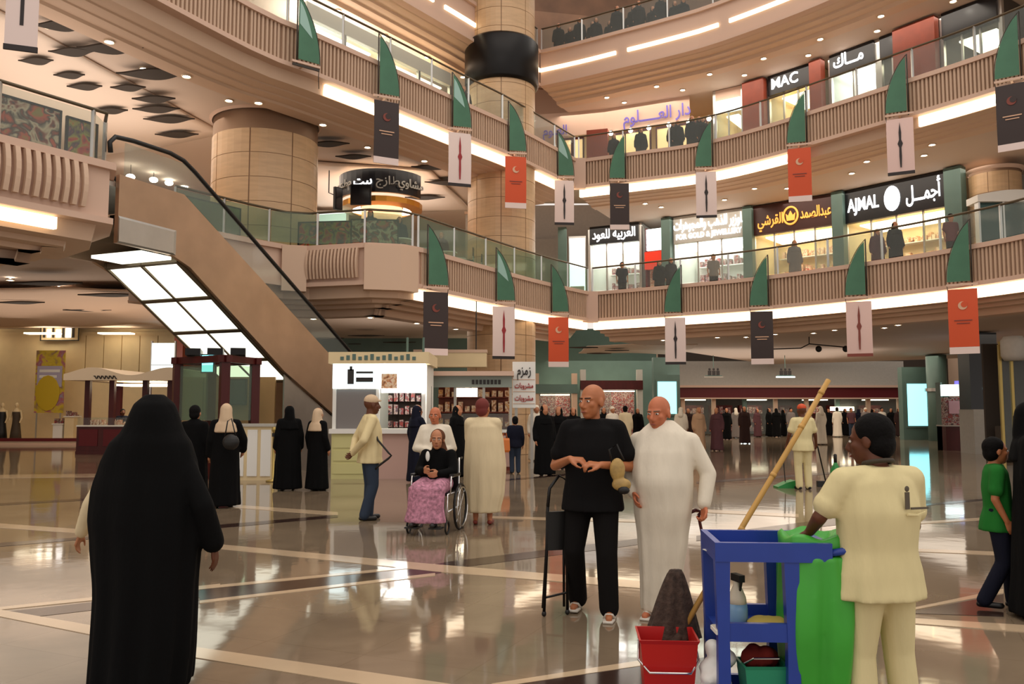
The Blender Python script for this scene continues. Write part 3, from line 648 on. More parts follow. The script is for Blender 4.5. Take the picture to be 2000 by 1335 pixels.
# ------------------------------------------------------------------ shops
def wall_pt(line, px, z):
    best = None
    for i in range(len(line) - 1):
        for k in range(8):
            p = line[i] + (line[i + 1] - line[i]) * k / 8
            depth = p.y * math.cos(TH) + (z - EYE) * math.sin(TH); q = 1000 + FPX * p.x / depth
            if best is None or abs(q - px) < best[0]: best = (abs(q - px), p.copy())
    return best[1]
def shop(line, px0, px1, z0, zc, sign_h, label, sign_mat, inside='white', light='shop_light', frame='steel', texts=(), panes=4, goods='poster_goods', depth=2.6, lower=0, doors=True):
    A = wall_pt(line, px0, z0 + 2); Bp = wall_pt(line, px1, z0 + 2); t = Bp - A; L = t.length; a = math.atan2(t.y, t.x)
    r = thing('shop', label, 'shop', (A.x, A.y, z0), a, 'shops along the galleries'); H = zc - z0; zs = H - sign_h - lower
    MB().b2((0, 0, 0), (.12, .16, H)).build('jamb', frame, r); MB().b2((L - .12, 0, 0), (L, .16, H)).build('jamb', frame, r)
    sg = MB().b2((.12, -.10, zs), (L - .12, .12, zs + sign_h)).build('sign_board', sign_mat, r)
    if lower: MB().b2((.12, 0, zs + sign_h), (L - .12, .1, H)).build('header', 'plaster_pink', r)
    for (s, size, m, u, v, w, ar) in texts:
        lettering('sign_lettering', arabic(s) if ar else s, size, m, sg, (L * u, -.125, zs + sign_h * v), width=w * L)
    body = MB(); body.b2((.1, depth, 0), (L - .1, depth + .08, H)); body.b2((.02, .16, 0), (.1, depth, H)); body.b2((L - .1, .16, 0), (L - .02, depth, H)); body.b2((.1, .16, -.02), (L - .1, depth, .02)); body.b2((.1, .16, H - .08), (L - .1, depth, H))
    body.build('interior', inside, r)
    MB().b2((.4, .5, zs - .06), (L - .4, depth - .3, zs)).build('ceiling_light', light, r)
    # shelves with rows of goods on the back wall
    for k in range(3):
        z = .5 + k * .75
        if z > zs - .5: break
        sh = MB().b2((.3, depth - .42, z), (L - .3, depth - .02, z + .04)).build('shelf', 'white', r)
        mb = MB(); x = .4; rn = random.Random(int(px0) + k)
        while x < L - .5:
            w = rn.uniform(.08, .22); h = rn.uniform(.14, .42); mb.b2((x, depth - .36, z + .04), (x + w, depth - .12, z + .04 + h)); x += w + rn.uniform(.02, .12)
        stuff(mb.build('goods', goods, sh))
    ct = MB().b2((L * .3, depth * .45, .02), (L * .75, depth * .45 + .5, .95)).build('counter', 'white' if inside == 'white' else 'wood_red', r)
    w = (L - .24) / panes
    for k in range(panes):
        x0 = .12 + k * w
        if k: MB().b2((x0 - .03, .02, 0), (x0 + .03, .1, zs)).build('mullion', frame, r)
        if not (doors and k == panes // 2): MB().b2((x0 + .03, .05, .05), (x0 + w - .03, .065, zs)).build('glass_pane', 'glass', r)
    return r, L, zs
def lead(pts, line): return smooth_line(pts + [tuple(line[0])]) [:-1] + line
W1 = lead([(-1.5, 39.9), (2.2, 39.7), (4.3, 39.3)], offs(G[(1, 1)], 5.2)); W2 = lead([(-1.5, 37.9), (1.5, 37.7)], offs(G[(2, 1)], 3.3)); W3 = offs(G[(3, 1)], 5.0)
F1, C1, F2, C2 = 6.2, 10.2, 11.7, 15.05
shop(W1, 1150, 1254, F1, C1, .85, 'white lit shop with a black Arabic signboard on the lowest gallery', 'sign_black', texts=[('العربية للعود', .6, 'letters_white', .5, .5, .8, 1)], panes=3)
shop(W1, 1312, 1462, F1, C1, 1.2, 'jewellery shop with white sign lettering and pink trim', 'greywall', texts=[('باوزير للذهب والمجوهرات', .62, 'letters_white', .5, .66, .92, 1), ('FOR GOLD & JEWELLERY', .34, 'letters_white', .5, .22, .86, 0)], panes=3)
sq, Lq, zq = shop(W1, 1470, 1642, F1, C1, 1.25, 'perfume shop with brown signboard, gold Arabic letters and round emblem', 'sign_brown', 'cream', 'warm_light', texts=[('القرشي', .62, 'letters_gold', .24, .45, .30, 1), ('عبدالصمد', .62, 'letters_gold', .76, .5, .34, 1)], panes=4, goods='shop_pink')
sa, La, za = shop(W1, 1650, 1866, F1, C1, 1.3, 'perfume shop with black signboard, white Latin and Arabic letters and striped oval', 'sign_black', 'cream', 'warm_light', texts=[('AJMAL', .72, 'letters_white', .21, .5, .30, 0), ('أجمـــل', .8, 'letters_white', .76, .5, .30, 1)], panes=4, goods='shop_gold')
# emblems on the two perfume signs
sg = [c for c in sa.children if c.name.startswith('sign_board')][0]; ex0, ez0 = La * .485, za + .65
MB().plate([(ex0 + .30 * math.cos(k * PI / 10), ez0 + .48 * math.sin(k * PI / 10)) for k in range(20)], -.16, -.11).build('oval_emblem', 'letters_white', sg)
for k in range(-3, 4): MB().b2((ex0 + k * .075 - .008, -.17, ez0 - .42 + abs(k) * .05), (ex0 + k * .075 + .008, -.158, ez0 + .42 - abs(k) * .05)).build('stripe', 'greywall', sg)
sg = [c for c in sq.children if c.name.startswith('sign_board')][0]; ex0, ez0 = Lq * .48, zq + .62
MB().path([(ex0 + .30 * math.cos(k * PI / 12), -.14, ez0 + .36 * math.sin(k * PI / 12)) for k in range(24)], .04, 6, True).build('ring_emblem', 'letters_gold', sg)
MB().plate([(ex0 + a, ez0 + b) for a, b in ((-.16, -.2), (.16, -.2), (.2, .1), (.1, 0), (0, .2), (-.1, 0), (-.2, .1))], -.16, -.11).build('crest', 'letters_gold', sg)
def wobj(line, px, z, dy=0):
    p = wall_pt(line, px, z); q = wall_pt(line, px + 8, z); t = (q - p).normalized(); n = Vector((-t.y, t.x)); p = p + n * dy
    return p, math.atan2(t.y, t.x)
for px, z0, z1, m, w, nm in [(1307, F1, C1, 'teal', .42, 1), (1465, F1, C1, 'teal', .40, 1), (1645, F1, C1, 'teal', .45, 1), (1872, F1, C1, 'teal', .6, 1), (1098, F1, C1, 'teal', .4, 1)]:
    p, a = wobj(W1, px, 8.0, -.15); o = struct(MB().box((p.x, p.y, (z0 + z1) / 2), (w, .4, z1 - z0), a).build('column', m)); o['label'] = 'teal shop pier'
p, a = wobj(W1, 1127, 8.5, -.1); r = thing('light_box', 'tall pale lit display window at the fold of the lowest gallery', 'display', (p.x, p.y, F1), a); MB().b2((-.38, 0, .9), (.36, .1, 3.5)).build('lit_face', 'screen_white', r); MB().b2((-.42, .02, 0), (.40, .18, 3.6)).build('surround', 'steel', r); MB().b2((-.34, -.05, .95), (.32, -.001, 1.2)).build('lower_print', 'greywall', r)
p, a = wobj(W1, 1281, 8.5, -.15); r = thing('shop_stall', 'narrow stall with a red sign under a pale cyan light panel', 'shop', (p.x, p.y, F1), a)
MB().b2((-.44, 0, 2.62), (.44, .12, 3.6)).build('cyan_panel', 'screen_white', r); sg = MB().b2((-.48, -.1, 1.75), (.48, .12, 2.55)).build('sign_board', 'sign_red', r);
MB().b2((-.44, .3, 0), (.44, .4, 1.75)).build('back_panel', 'shop_pink', r); MB().b2((-.48, 0, 0), (-.40, .3, 3.65)).b2((.40, 0, 0), (.48, .3, 3.65)).build('upright', 'maroon', r)
struct(sweep(MB(), W1, [(2.9, 6.2), (2.9, 10.3)]).build('wall_gallery_right_one', 'greywall'))
# middle gallery
shop(W2, 1392, 1452, F2, C2, .5, 'shop with a dark counter board beside a red wooden pier on the middle gallery', 'screen_white', 'cream', 'warm_light', panes=2, lower=.5, doors=False)
shop(W2, 1500, 1592, F2, C2, .8, 'cosmetics shop with white Latin letters on a black board', 'sign_black', 'cream', 'warm_light', texts=[('MAC', .6, 'letters_white', .42, .5, .55, 0)], panes=3)
shop(W2, 1618, 1716, F2, C2, .8, 'cosmetics shop with white Arabic letters on a black board', 'sign_black', 'white', texts=[('مـــاك', .66, 'letters_white', .45, .55, .6, 1)], panes=2)
shop(W2, 1716, 1772, F2, C2, .8, 'dark closed shop beside the white Arabic lettered board', 'sign_black', 'ceil_dark', 'warm_light', panes=2, doors=False)
shop(W2, 1838, 1960, F2, C2, .9, 'dark shop at the curved end of the middle gallery', 'sign_black', 'ceil_dark', 'warm_light', panes=3, doors=False)
for px, w, zz in [(1168, .95, 2.35), (1478, .95, 3.3), (1602, .5, 3.3), (1795, 1.5, 3.3)]:
    p, a = wobj(W2, px, 13.3, -.2); o = struct(MB().box((p.x, p.y, F2 + zz / 2), (w, .3, zz), a).build('column', 'wood_red')); o['label'] = 'red wooden shop pier'
struct(sweep(MB(), [p for p in W2 if p.x < 8.2], [(.05, 14.0), (.05, 15.1)]).build('trim_lettered_band', 'plaster_pink'))
struct(sweep(MB(), W2, [(2.8, 11.7), (2.8, 15.1)]).build('wall_gallery_right_two', 'cream'))
struct(sweep(MB(), W3, [(1.8, 16.75), (1.8, 22)]).build('wall_gallery_right_three', 'brown_wall'))
p, a = wobj(W2, 1290, 14.5, -.02); r = thing('wall_sign', 'purple Arabic lettering on the pink band of the middle gallery', 'sign', (p.x, p.y, 14.45), a); lettering('letter_row', arabic('دار العـــــلوم'), .75, 'letters_purple', r, (-.2, -.03, 0), width=3.0)
p, a = wobj(W2, 1085, 14.0, -.02); r = thing('wall_sign', 'short purple Arabic lettering beside the red wooden door on the middle gallery', 'sign', (p.x, p.y, 14.25), a); lettering('letter_row', arabic('العلوم'), .6, 'letters_purple', r, (0, -.03, 0), width=1.1)
for k, px in enumerate(range(1195, 1390, 38)):
    p, a = wobj(W2, px, 13.9, -.12); r = thing('wall_lamp', 'small bright spot lamp under the pink lettered band', 'lamp', (p.x, p.y, 13.85), a, 'spot lamps under the lettered band'); MB().ell((0, -.05, 0), (.1, .1, .1), 10, 6).build('bulb', 'lamp', r, True); MB().b2((-.05, -.04, .08), (.05, .06, .16)).build('holder', 'steel', r)
for px, w in [(1236, 1.6), (1312, 1.3), (1362, .7), (1104, .5), (1130, .4)]:
    p, a = wobj(W2, px, 13, .02); r = thing('shop_window', 'warm lit shop window under the pink lettered band', 'window', (p.x, p.y, F2), a, 'lit windows under the lettered band')
    MB().b2((-w / 2, .02, .1), (w / 2, .08, 2.1)).build('lit_pane', mat('window_lit', S(232, 196, 140), .5, emit=1.0, ecol=S(236, 196, 140)), r); MB().b2((-w / 2 - .06, -.02, .04), (-w / 2, .1, 2.2)).b2((w / 2, -.02, .04), (w / 2 + .06, .1, 2.2)).b2((-w / 2, -.02, 2.1), (w / 2, .1, 2.2)).build('frame', 'darkwood', r)
# left gallery, middle level: white lit shop seen above the fascia
WL2 = offs(G[(2, 0)], 5.5)
def lshop(p, q, z0, H, label, m, light='shop_light'):
    p, q = Vector(p), Vector(q); t = q - p; L = t.length; r = thing('shop', label, 'shop', (p.x, p.y, z0), math.atan2(t.y, t.x), 'shops along the galleries')
    MB().b2((0, .0, 2.5), (L, .2, H)).build('sign_board', 'white', r); MB().b2((.1, 2.2, 0), (L - .1, 2.3, 2.5)).build('back_wall', 'white', r); MB().b2((.2, .3, 2.38), (L - .2, 2.0, 2.44)).build('ceiling_light', light, r)
    n = max(2, int(L / 1.6))
    for k in range(n + 1): MB().b2((L * k / n - .05, 0, 0), (L * k / n + .05, .12, 2.5)).build('mullion', 'steel', r)
    for k in range(n): MB().b2((L * k / n + .06, .04, .05), (L * (k + 1) / n - .06, .06, 2.45)).build('glass_pane', 'glass', r)
    mb = MB(); rn = random.Random(3)
    for k in range(int(L / .45)): mb.b2((.2 + k * .45, 1.4, .02), (.5 + k * .45, 1.9, rn.uniform(.9, 1.7)))
    stuff(mb.build('goods', m, r))
WLa = offs(G[(2, 0)], 3.3)
lshop(wall_pt(WLa, 596, 13), wall_pt(WLa, 742, 13), 11.7, 3.0, 'bright white shop behind the glass of the middle gallery above the broad column', 'greywall')
lshop(wall_pt(WLa, 752, 13), wall_pt(WLa, 880, 13), 11.7, 3.0, 'cream fronted shop behind the glass of the middle gallery near the dark drum', 'cream', 'warm_light')
struct(sweep(MB(), offs(G[(3, 0)], 6), [(0, 16.75), (0, 22)]).build('wall_gallery_left_three', 'plaster_pink'))
# ------------------------------------------------------------------ ground floor: cream clothing shop beyond the bastion
o = struct(MB().b2((-33.8, 39.2, 0), (-15.8, 42.2, .16)).build('floor_shop_platform', 'slabfloor')); o['label'] = 'raised platform of the cream clothing shop'
MB().b2((-33.8, 39.14, .16), (-15.8, 39.32, .30)).build('plinth_edge', 'maroon', o); MB().b2((-33.8, 38.7, 0), (-15.8, 39.14, .08)).build('step', 'plaster_pink', o)
o = struct(MB().b2((-33.8, 42.2, .16), (-15.8, 42.35, 5.5)).build('wall_shop', 'cream')); o['label'] = 'cream panelled wall of the clothing shop'
for k in range(7):
    x = -22.2 + k * .9; MB().b2((x + .02, 42.1, 3.3), (x + .88, 42.22, 5.3)).build('wall_panel', 'cream', o)
for k in range(4): MB().b2((-31 + k * 3.6, 41.0, 5.3), (-29.4 + k * 3.6, 41.5, 5.36)).build('ceiling_light', 'warm_light', o)  # glowing panels added to brighten the dim shop
MB().b2((-15.8, 39.4, 0), (-15.4, 42.3, 5.5)).build('corner_pier', 'wood_red', o)
def at(px, py, Y): p = PD(px, py, Y); return p
p0, p1 = at(66, 806, 40.6), at(128, 684, 40.6)
r = thing('shop_poster', 'tall yellow and lilac poster standing in the cream clothing shop', 'poster', (p0.x, p0.y, .16)); w = p1.x - p0.x
MB().b2((0, 0, p0.z - .16), (w, .04, p1.z - .16)).build('printed_board', 'poster_yellow', r); MB().b2((.1, .0, 0), (.16, .04, p0.z - .16)).b2((w - .16, 0, 0), (w - .1, .04, p0.z - .16)).build('leg', 'steel', r)
MB().ell((w * .45, -.03, (p0.z - .16) + .95), (w * .42, .02, .85), 20, 8).build('yellow_disc', mat('yellow_print', S(200, 170, 30), .6), r)
MB().b2((w * .06, -.012, p1.z - .16 - 1.75), (w * .92, -.002, p1.z - .16 - .75)).build('lilac_block', mat('lilac_print', S(176, 168, 190), .6), r)
for k in range(3): MB().b2((w * .14, -.02, p1.z - .16 - 1.05 - k * .27), (w * (.84 - .1 * k), -.012, p1.z - .16 - .92 - k * .27)).build('text_line', 'white', r)
p0, p1 = at(37, 657, 40), at(110, 631, 40)
r = thing('shop_sign', 'flat sign with pale and dark letters above the yellow poster', 'sign', (p0.x, 41.9, p0.z)); w = (p1.x - p0.x) * 42 / 40
MB().b2((0, 0, 0), (w, .12, .78)).build('sign_board', 'cream', r); f = MB(); f.b2((-.05, -.03, -.05), (w + .05, .0, 0)); f.b2((-.05, -.03, .78), (w + .05, 0, .83)); f.b2((-.05, -.03, 0), (0, 0, .78)); f.b2((w, -.03, 0), (w + .05, 0, .78)); f.build('frame', 'letters_dark', r)
for k, (x, ww, h, m) in enumerate([(.1, .1, .5, 'letters_dark'), (.3, .18, .42, 'letters_white'), (.56, .08, .5, 'letters_dark'), (.74, .24, .4, 'letters_white'), (1.05, .1, .5, 'letters_dark'), (1.22, .26, .46, 'letters_white'), (1.54, .1, .55, 'letters_dark')]):
    MB().b2((x, -.05, .12), (x + ww, -.001, .12 + h)).build('letter', m, r)
def mannequin(px, py, Y, label, col, h=1.75, skirt=True):
    p = PZ(px, py, .16) if Y is None else PD(px, py, Y); r = thing('mannequin', label, 'mannequin', (p.x, p.y, .16))
    b = MB(); b.lathe([(.10, .9), (.15, 1.0), (.13, 1.12), (.17, 1.3), (.18, 1.4), (.06, 1.5), (.05, 1.56)], (0, 0, 0), 14); b.ell((0, 0, 1.66), (.08, .1, .12), 12, 8); b.build('torso', 'cream', r, True)
    MB().lathe([(.26, .02), (.22, .4), (.17, .8), (.16, 1.0), (.17, 1.12), (.19, 1.32), (.12, 1.45)], (0, 0, 0), 16).build('dress', col, r, True)
    MB().cap((-.2, 0, 1.38), .045, (-.26, -.05, 1.08), .04).cap((-.26, -.05, 1.08), .04, (-.2, -.2, .95), .03).cap((.2, 0, 1.38), .045, (.27, -.02, 1.05), .04).cap((.27, -.02, 1.05), .04, (.24, -.12, .85), .03).build('arm', 'cream', r, True)
    MB().lathe([(.22, 0), (.22, .02), (.02, .03), (.02, .2)], (0, 0, 0), 14).build('stand', 'steel', r)
mannequin(30, 858, 40.3, 'mannequin in a long dark dress on the shop platform beside the yellow poster', mat('dress_dark', S(70, 58, 44), .7))
mannequin(2, 858, 40.3, 'mannequin in a black dress at the far end of the shop platform', 'black')
for px, label, hh, m in [(118, 'low white display table with folded clothes', .75, 'white'), (140, 'pale display pedestal with a striped scarf', 1.1, 'cream')]:
    p = PD(px, 858, 40.4); r = thing('display_table', label + ' in the cream shop', 'table', (p.x, p.y, .16)); MB().b2((-.22, -.3, 0), (.22, .3, hh)).build('table_body', m, r); MB().b2((-.26, -.35, hh), (.26, .35, hh + .05)).build('table_top', 'white', r); rn = random.Random(px); mb = MB()
    for k in range(5): mb.b2((-.22 + k * .09, -.2, hh + .05), (-.15 + k * .09, .2, hh + .05 + rn.uniform(.05, .3)))
    stuff(mb.build('folded_cloth', 'poster_goods', r))
r = thing('light_box', 'bright white lit panel beside the brown shop pier under the escalator', 'display', (PD(318, 690, 38).x, 38, 0)); MB().b2((-.5, 0, 2.7), (.5, .12, 4.6)).build('lit_face', 'screen_white', r); MB().b2((-.56, .02, 0), (-.5, .14, 4.7)).b2((.5, .02, 0), (.56, .14, 4.7)).build('post', 'steel', r); MB().b2((-.5, -.02, 3.1), (.5, 0, 3.14)).b2((-.5, -.02, 3.6), (.5, 0, 3.63)).build('bar', 'greywall', r)

# ------------------------------------------------------------------ dark red jewellery kiosk with a white wavy canopy
k0 = PD(150, 800, 30.6); k1 = PD(338, 800, 30.6); KW = k1.x - k0.x
r = thing('jewellery_kiosk', 'dark red wooden kiosk with glass counters under a white wavy canopy', 'kiosk', (k0.x, 30.6, 0))
MB().b2((0, 0, 0), (KW, .7, .12)).b2((0, .05, .12), (KW, .65, 1.0)).build('counter_front', 'darkwood', r); MB().b2((0, .6, 0), (.7, 3, 1.0)).build('counter_side', 'darkwood', r)
n = 4
for k in range(n): MB().b2((KW * k / n + .1, .03, .30), (KW * (k + 1) / n - .1, .06, .9)).build('front_panel', 'maroon', r)
MB().b2((0, 0, 1.0), (KW, .7, 1.05)).build('counter_ledge', 'white', r); MB().b2((.03, .03, 1.05), (KW - .03, .67, 1.32)).build('glass_case', 'glass', r)
mb = MB(); rn = random.Random(5)
for k in range(26): x = .15 + k * (KW - .3) / 26; mb.b2((x, .2, 1.06), (x + .07, .5, 1.06 + rn.uniform(.04, .2)))
stuff(mb.build('jewellery', 'shop_pink', r))
for px in (166, 214, 279, 328): x = PD(px, 800, 30.6).x - k0.x; MB().b2((x - .09, .1, 1.05), (x + .09, .28, 2.68)).build('post', 'darkwood', r)
for yy in (2.9,):
    for f in (.05, .95): MB().b2((KW * f - .09, yy - .1, 0), (KW * f + .09, yy + .1, 2.68)).build('post', 'darkwood', r)
rs = []
for k in range(25):
    x = -.35 + (KW + .7) * k / 24; z = 2.98 + .14 * math.sin(x * 2.3); rs.append([Vector((x, -.35, 2.66)), Vector((x, -.35, z)), Vector((x, 3.2, z)), Vector((x, 3.2, 2.66))])
cn = MB().rings(rs).build('canopy', mat('canopy_white', S(216, 200, 176), .5), r, False)
rs = [(.75 + .02 * k, -.37, 2.76 + .05 * math.sin(k * .9) + (.06 if k % 7 == 0 else 0)) for k in range(42)]
MB().path(rs, .02, 5).build('script_line', 'letters_dark', cn)
MB().b2((.8, .8, 2.5), (KW - .8, 2.5, 2.56)).build('ceiling_light', 'warm_light', r)

# ------------------------------------------------------------------ dark post kiosk under the escalator
P = [PD(345, 800, 20.4), PD(437, 800, 19.5), PD(496, 800, 20.6), PD(411, 800, 21.5)]
c = sum((Vector((p.x, p.y, 0)) for p in P), Vector()) / 4
r = thing('display_kiosk', 'dark red kiosk of four posts and glass under the glowing escalator panels', 'kiosk', (c.x, c.y, 0)); Q = [Vector((p.x - c.x, p.y - c.y, 0)) for p in P]
for q in Q: MB().box((q.x, q.y, 1.42), (.20, .20, 2.84), .6).build('post', 'darkwood', r)
for k in range(4):
    a, b = Q[k], Q[(k + 1) % 4]; m = (a + b) / 2; t = b - a; an = math.atan2(t.y, t.x)
    MB().box((m.x, m.y, 2.78), (t.length + .3, .16, .16), an).build('beam', 'darkwood', r)
    MB().box((m.x, m.y, .55), (t.length - .2, .10, 1.1), an).build('counter_panel', 'darkwood', r)
    if k in (0, 1, 3): MB().box((m.x, m.y, 2.0), (t.length - .22, .02, 1.3), an).build('glass_pane', 'glass_green', r)
for k in (-1, 0, 1): MB().box((k * .55, -.1 - k * .05, 2.97), (.34, 1.2, .16), .3).build('roof_block', 'black_metal', r)
s = thing('cyan_screen', 'small cyan screen hung between the dark posts', 'screen', (PD(420, 705, 20.9).x, 20.4, PD(420, 718, 20.9).z)); MB().b2((-.13, -.03, -.12), (.13, .0, .28)).build('lit_face', 'screen_cyan', s); MB().b2((-.16, .0, -.15), (.16, .06, .31)).b2((-.02, .0, .31), (.02, .04, .46)).build('casing', 'black', s)
# tan enclosure wall with a dark monitor behind it
r = thing('enclosure_panel', 'tan panelled wall under the escalator behind the dark kiosk', 'wall panel', (-8.6, 21.9, 0))
for k in range(4): MB().b2((k * .62, 0, 0), (k * .62 + .60, .1, 2.45)).build('panel', mat('tan_panel', S(164, 128, 84), .5, noise=.06, nscale=2), r)
m0 = PD(462, 765, 21.8); s = thing('monitor', 'square dark monitor on the tan wall', 'screen', (m0.x, 21.88, m0.z)); MB().b2((-.22, -.08, -.34), (.26, -.02, .34)).build('casing', 'black', s); MB().b2((-.18, -.085, -.30), (.22, -.079, .30)).build('display', 'screen_off', s)
# pale low counter beside it
a, b = PZ(452, 938), PZ(524, 940); r = thing('low_counter', 'pale panelled low counter standing beside the dark post kiosk', 'counter', (a.x, a.y, 0)); L = b.x - a.x
MB().b2((0, .02, 0), (L, .5, 1.22)).build('carcass', 'cream', r)
for k in range(3): MB().b2((.04 + k * L / 3, -.02, .1), ((k + 1) * L / 3 - .04, .02, 1.15)).build('front_panel', 'white', r)
MB().b2((-.04, -.06, 1.22), (L + .04, .55, 1.28)).build('counter_top', 'greywall', r)
a = PZ(533, 940); r = thing('queue_post', 'brass queue post beside the pale low counter', 'post', (a.x, a.y, 0)); MB().lathe([(.16, 0), (.16, .03), (.03, .06), (.03, 1.1), (.05, 1.13), (.05, 1.2), (.01, 1.22)], (0, 0, 0), 12).build('stanchion', 'brass', r, True); MB().lathe([(.045, 1.0), (.045, 1.08)], (0, 0, 0), 12).build('clip', 'black', r)

# ------------------------------------------------------------------ white lit food booth and its neighbour
a, b = PZ(646, 935), PZ(828, 935); L = b.x - a.x; r = thing('food_booth', 'white food booth with bright lit menu panels and pale green counter', 'kiosk', (a.x, a.y, 0))
MB().b2((0, 0, 0), (L * .42, .5, 1.05)).build('counter', mat('lime_panel', S(206, 200, 140), .5), r); MB().b2((L * .42, .06, 0), (L, .5, 1.05)).build('counter_side', mat('rose_panel', S(196, 160, 148), .5), r)
for k in range(3): MB().b2((.05, -.02, .12 + k * .3), (L * .42 - .05, 0, .36 + k * .3)).build('front_panel', mat('lime_panel', (0, 0, 0)), r)
MB().b2((-.05, -.08, 1.05), (L + .05, .55, 1.16)).build('counter_top', 'white', r)
for x in (.0, L * .47, L - .08): MB().b2((x, .05, 1.16), (x + .08, .15, 2.2)).build('post', 'white', r)
MB().b2((0, .02, 2.1), (L * .52, .14, 2.68)).build('menu_panel', 'screen_white', r); MB().b2((L * .53, .02, 2.0), (L, .14, 2.68)).build('menu_panel', 'shop_light', r)
mb = MB(); mb.b2((.35, .0, 2.2), (.5, .018, 2.55)); mb.b2((.55, .0, 2.45), (.95, .018, 2.5)); mb.b2((.55, .0, 2.25), (.95, .018, 2.36)); mb.b2((.4, 0, 2.52), (.46, .018, 2.62)); mb.build('menu_print', 'letters_dark', r)
MB().b2((L * .53, -.01, 2.1), (L * .70, .018, 2.45)).build('menu_picture', 'shop_gold', r)
MB().b2((-.08, -.1, 2.68), (L + .1, 2.2, 2.95)).build('canopy', 'cream', r); mb = MB()
for k in range(13): mb.b2((.2 + k * .14, -.115, 2.76), (.28 + k * .14, -.1, 2.84 + .03 * (k % 3)))
mb.build('canopy_lettering', 'teal', r)
MB().b2((.08, .1, 1.16), (L * .47, .14, 2.08)).build('grey_shutter', mat('shutter', S(120, 114, 112), .5), r)
MB().b2((L * .5, 1.6, 1.0), (L, 1.7, 2.2)).build('shelf_back', 'ceil_dark', r); mb = MB(); rn = random.Random(4)
for row in range(3):
    for k in range(7): x = L * .52 + k * .14; mb.b2((x, 1.3, 1.17 + row * .32), (x + .1, 1.55, 1.17 + row * .32 + rn.uniform(.12, .28)))
stuff(mb.build('goods', 'poster_goods', r)); MB().b2((0, 2.1, 0), (L, 2.2, 2.68)).build('back_wall', 'white', r)
for x in (0, L - .06): MB().b2((x, .5, 0), (x + .06, 2.1, 2.68)).build('side_wall', 'white', r)
MB().path([(1.6, 1.2, 2.95), (1.6, 1.2, 3.4)], .03).build('flue', 'teal', r); MB().path([(2.0, 1.2, 2.95), (2.0, 1.2, 3.4)], .03).build('flue', 'teal', r)

a = PD(830, 800, 22.6); b = PD(1000, 800, 22.6); L = b.x - a.x; r = thing('snack_booth', 'brown snack booth with greenish glass header beside the white food booth', 'kiosk', (a.x, 22.6, 0))
MB().b2((0, 0, 0), (L, .6, 1.0)).build('counter', 'wood_red', r)
for k in range(4): MB().b2((.05 + k * L / 4, -.03, .1), ((k + 1) * L / 4 - .05, 0, .92)).build('front_panel', mat('rose_panel', (0, 0, 0)), r)
MB().b2((-.03, -.06, 1.0), (L + .03, .65, 1.07)).build('counter_top', 'white', r); MB().b2((.05, .05, 1.07), (L - .05, .5, 1.5)).build('glass_case', 'glass', r)
for x in (.0, L * .33, L * .66, L - .07): MB().b2((x, .0, 1.07), (x + .07, .08, 2.45)).build('post', 'greywall', r)
MB().b2((0, -.05, 2.2), (L, .05, 2.5)).build('header_glass', mat('header_grey', S(140, 150, 140), .3), r); MB().b2((-.05, -.3, 2.5), (L + .05, 2.4, 2.62)).build('canopy', 'plaster_pink', r)
mb = MB(); mb.b2((.2, 1.9, 0), (L - .1, 2.0, 2.5)); mb.build('back_wall', 'wood_red', r)
for k in range(3): MB().b2((.2, 1.5, 1.1 + k * .42), (L - .1, 1.9, 1.13 + k * .42)).build('shelf', 'wood_red', r)
mb = MB(); rn = random.Random(9)
for row in range(3):
    for k in range(11): x = .22 + k * .19; mb.b2((x, 1.55, 1.13 + row * .42), (x + .13, 1.8, 1.13 + row * .42 + rn.uniform(.12, .34)))
stuff(mb.build('goods', 'shop_gold', r)); MB().b2((L * .35, .1, 1.95), (L * .6, .2, 2.18)).build('lit_face', 'warm_light', r); mb = MB()
for k in range(8): mb.b2((1.25 + k * .1, -.07, 2.28), (1.32 + k * .1, -.05, 2.40))
mb.build('header_lettering', 'letters_dark', r)
# large cream fascia box over it
p = PD(905, 710, 27.3); r = thing('bulkhead_box', 'long cream box fascia hanging above the snack booth', 'fascia', (p.x, 27.3, p.z)); MB().b2((-1.6, 0, -.1), (.75, .5, .42)).build('box_face', 'cream', r); MB().b2((-1.62, -.02, .36), (.77, .52, .46)).build('box_cap', 'plaster', r); MB().path([(-1.2, .25, .42), (-1.2, .25, 5.6 - p.z)], .02).path([(.4, .25, .42), (.4, .25, 5.6 - p.z)], .02).build('hanger', 'black', r)
# white sign board with Arabic words
a = PD(1001, 800, 23.2); b = PD(1046, 800, 23.2); z0 = PD(1020, 796, 23.2).z; z1 = PD(1020, 706, 23.2).z; w = b.x - a.x
r = thing('sign_stand', 'white sign board with dark Arabic words on a post beside the snack booth', 'sign', (a.x, 23.2, 0)); bd = MB().b2((0, 0, z0), (w, .1, z1)).build('sign_board', 'white', r); MB().b2((.06, .02, 0), (.14, .1, z0)).b2((w - .14, .02, 0), (w - .06, .1, z0)).build('post', 'greywall', r)
lettering('sign_lettering', arabic('زمزم'), .36, 'letters_dark', bd, (w / 2, -.015, z1 - .25), width=w * .6)
for k in range(2): lettering('sign_lettering', arabic('مشروبات'), .2, 'letters_red', bd, (w / 2, -.015, z1 - .66 - k * .34), width=w * .8)
for k in range(3): MB().b2((.02, -.012, z1 - .50 - k * .33), (w - .02, 0, z1 - .48 - k * .33)).build('divider', 'plaster_pink', bd)

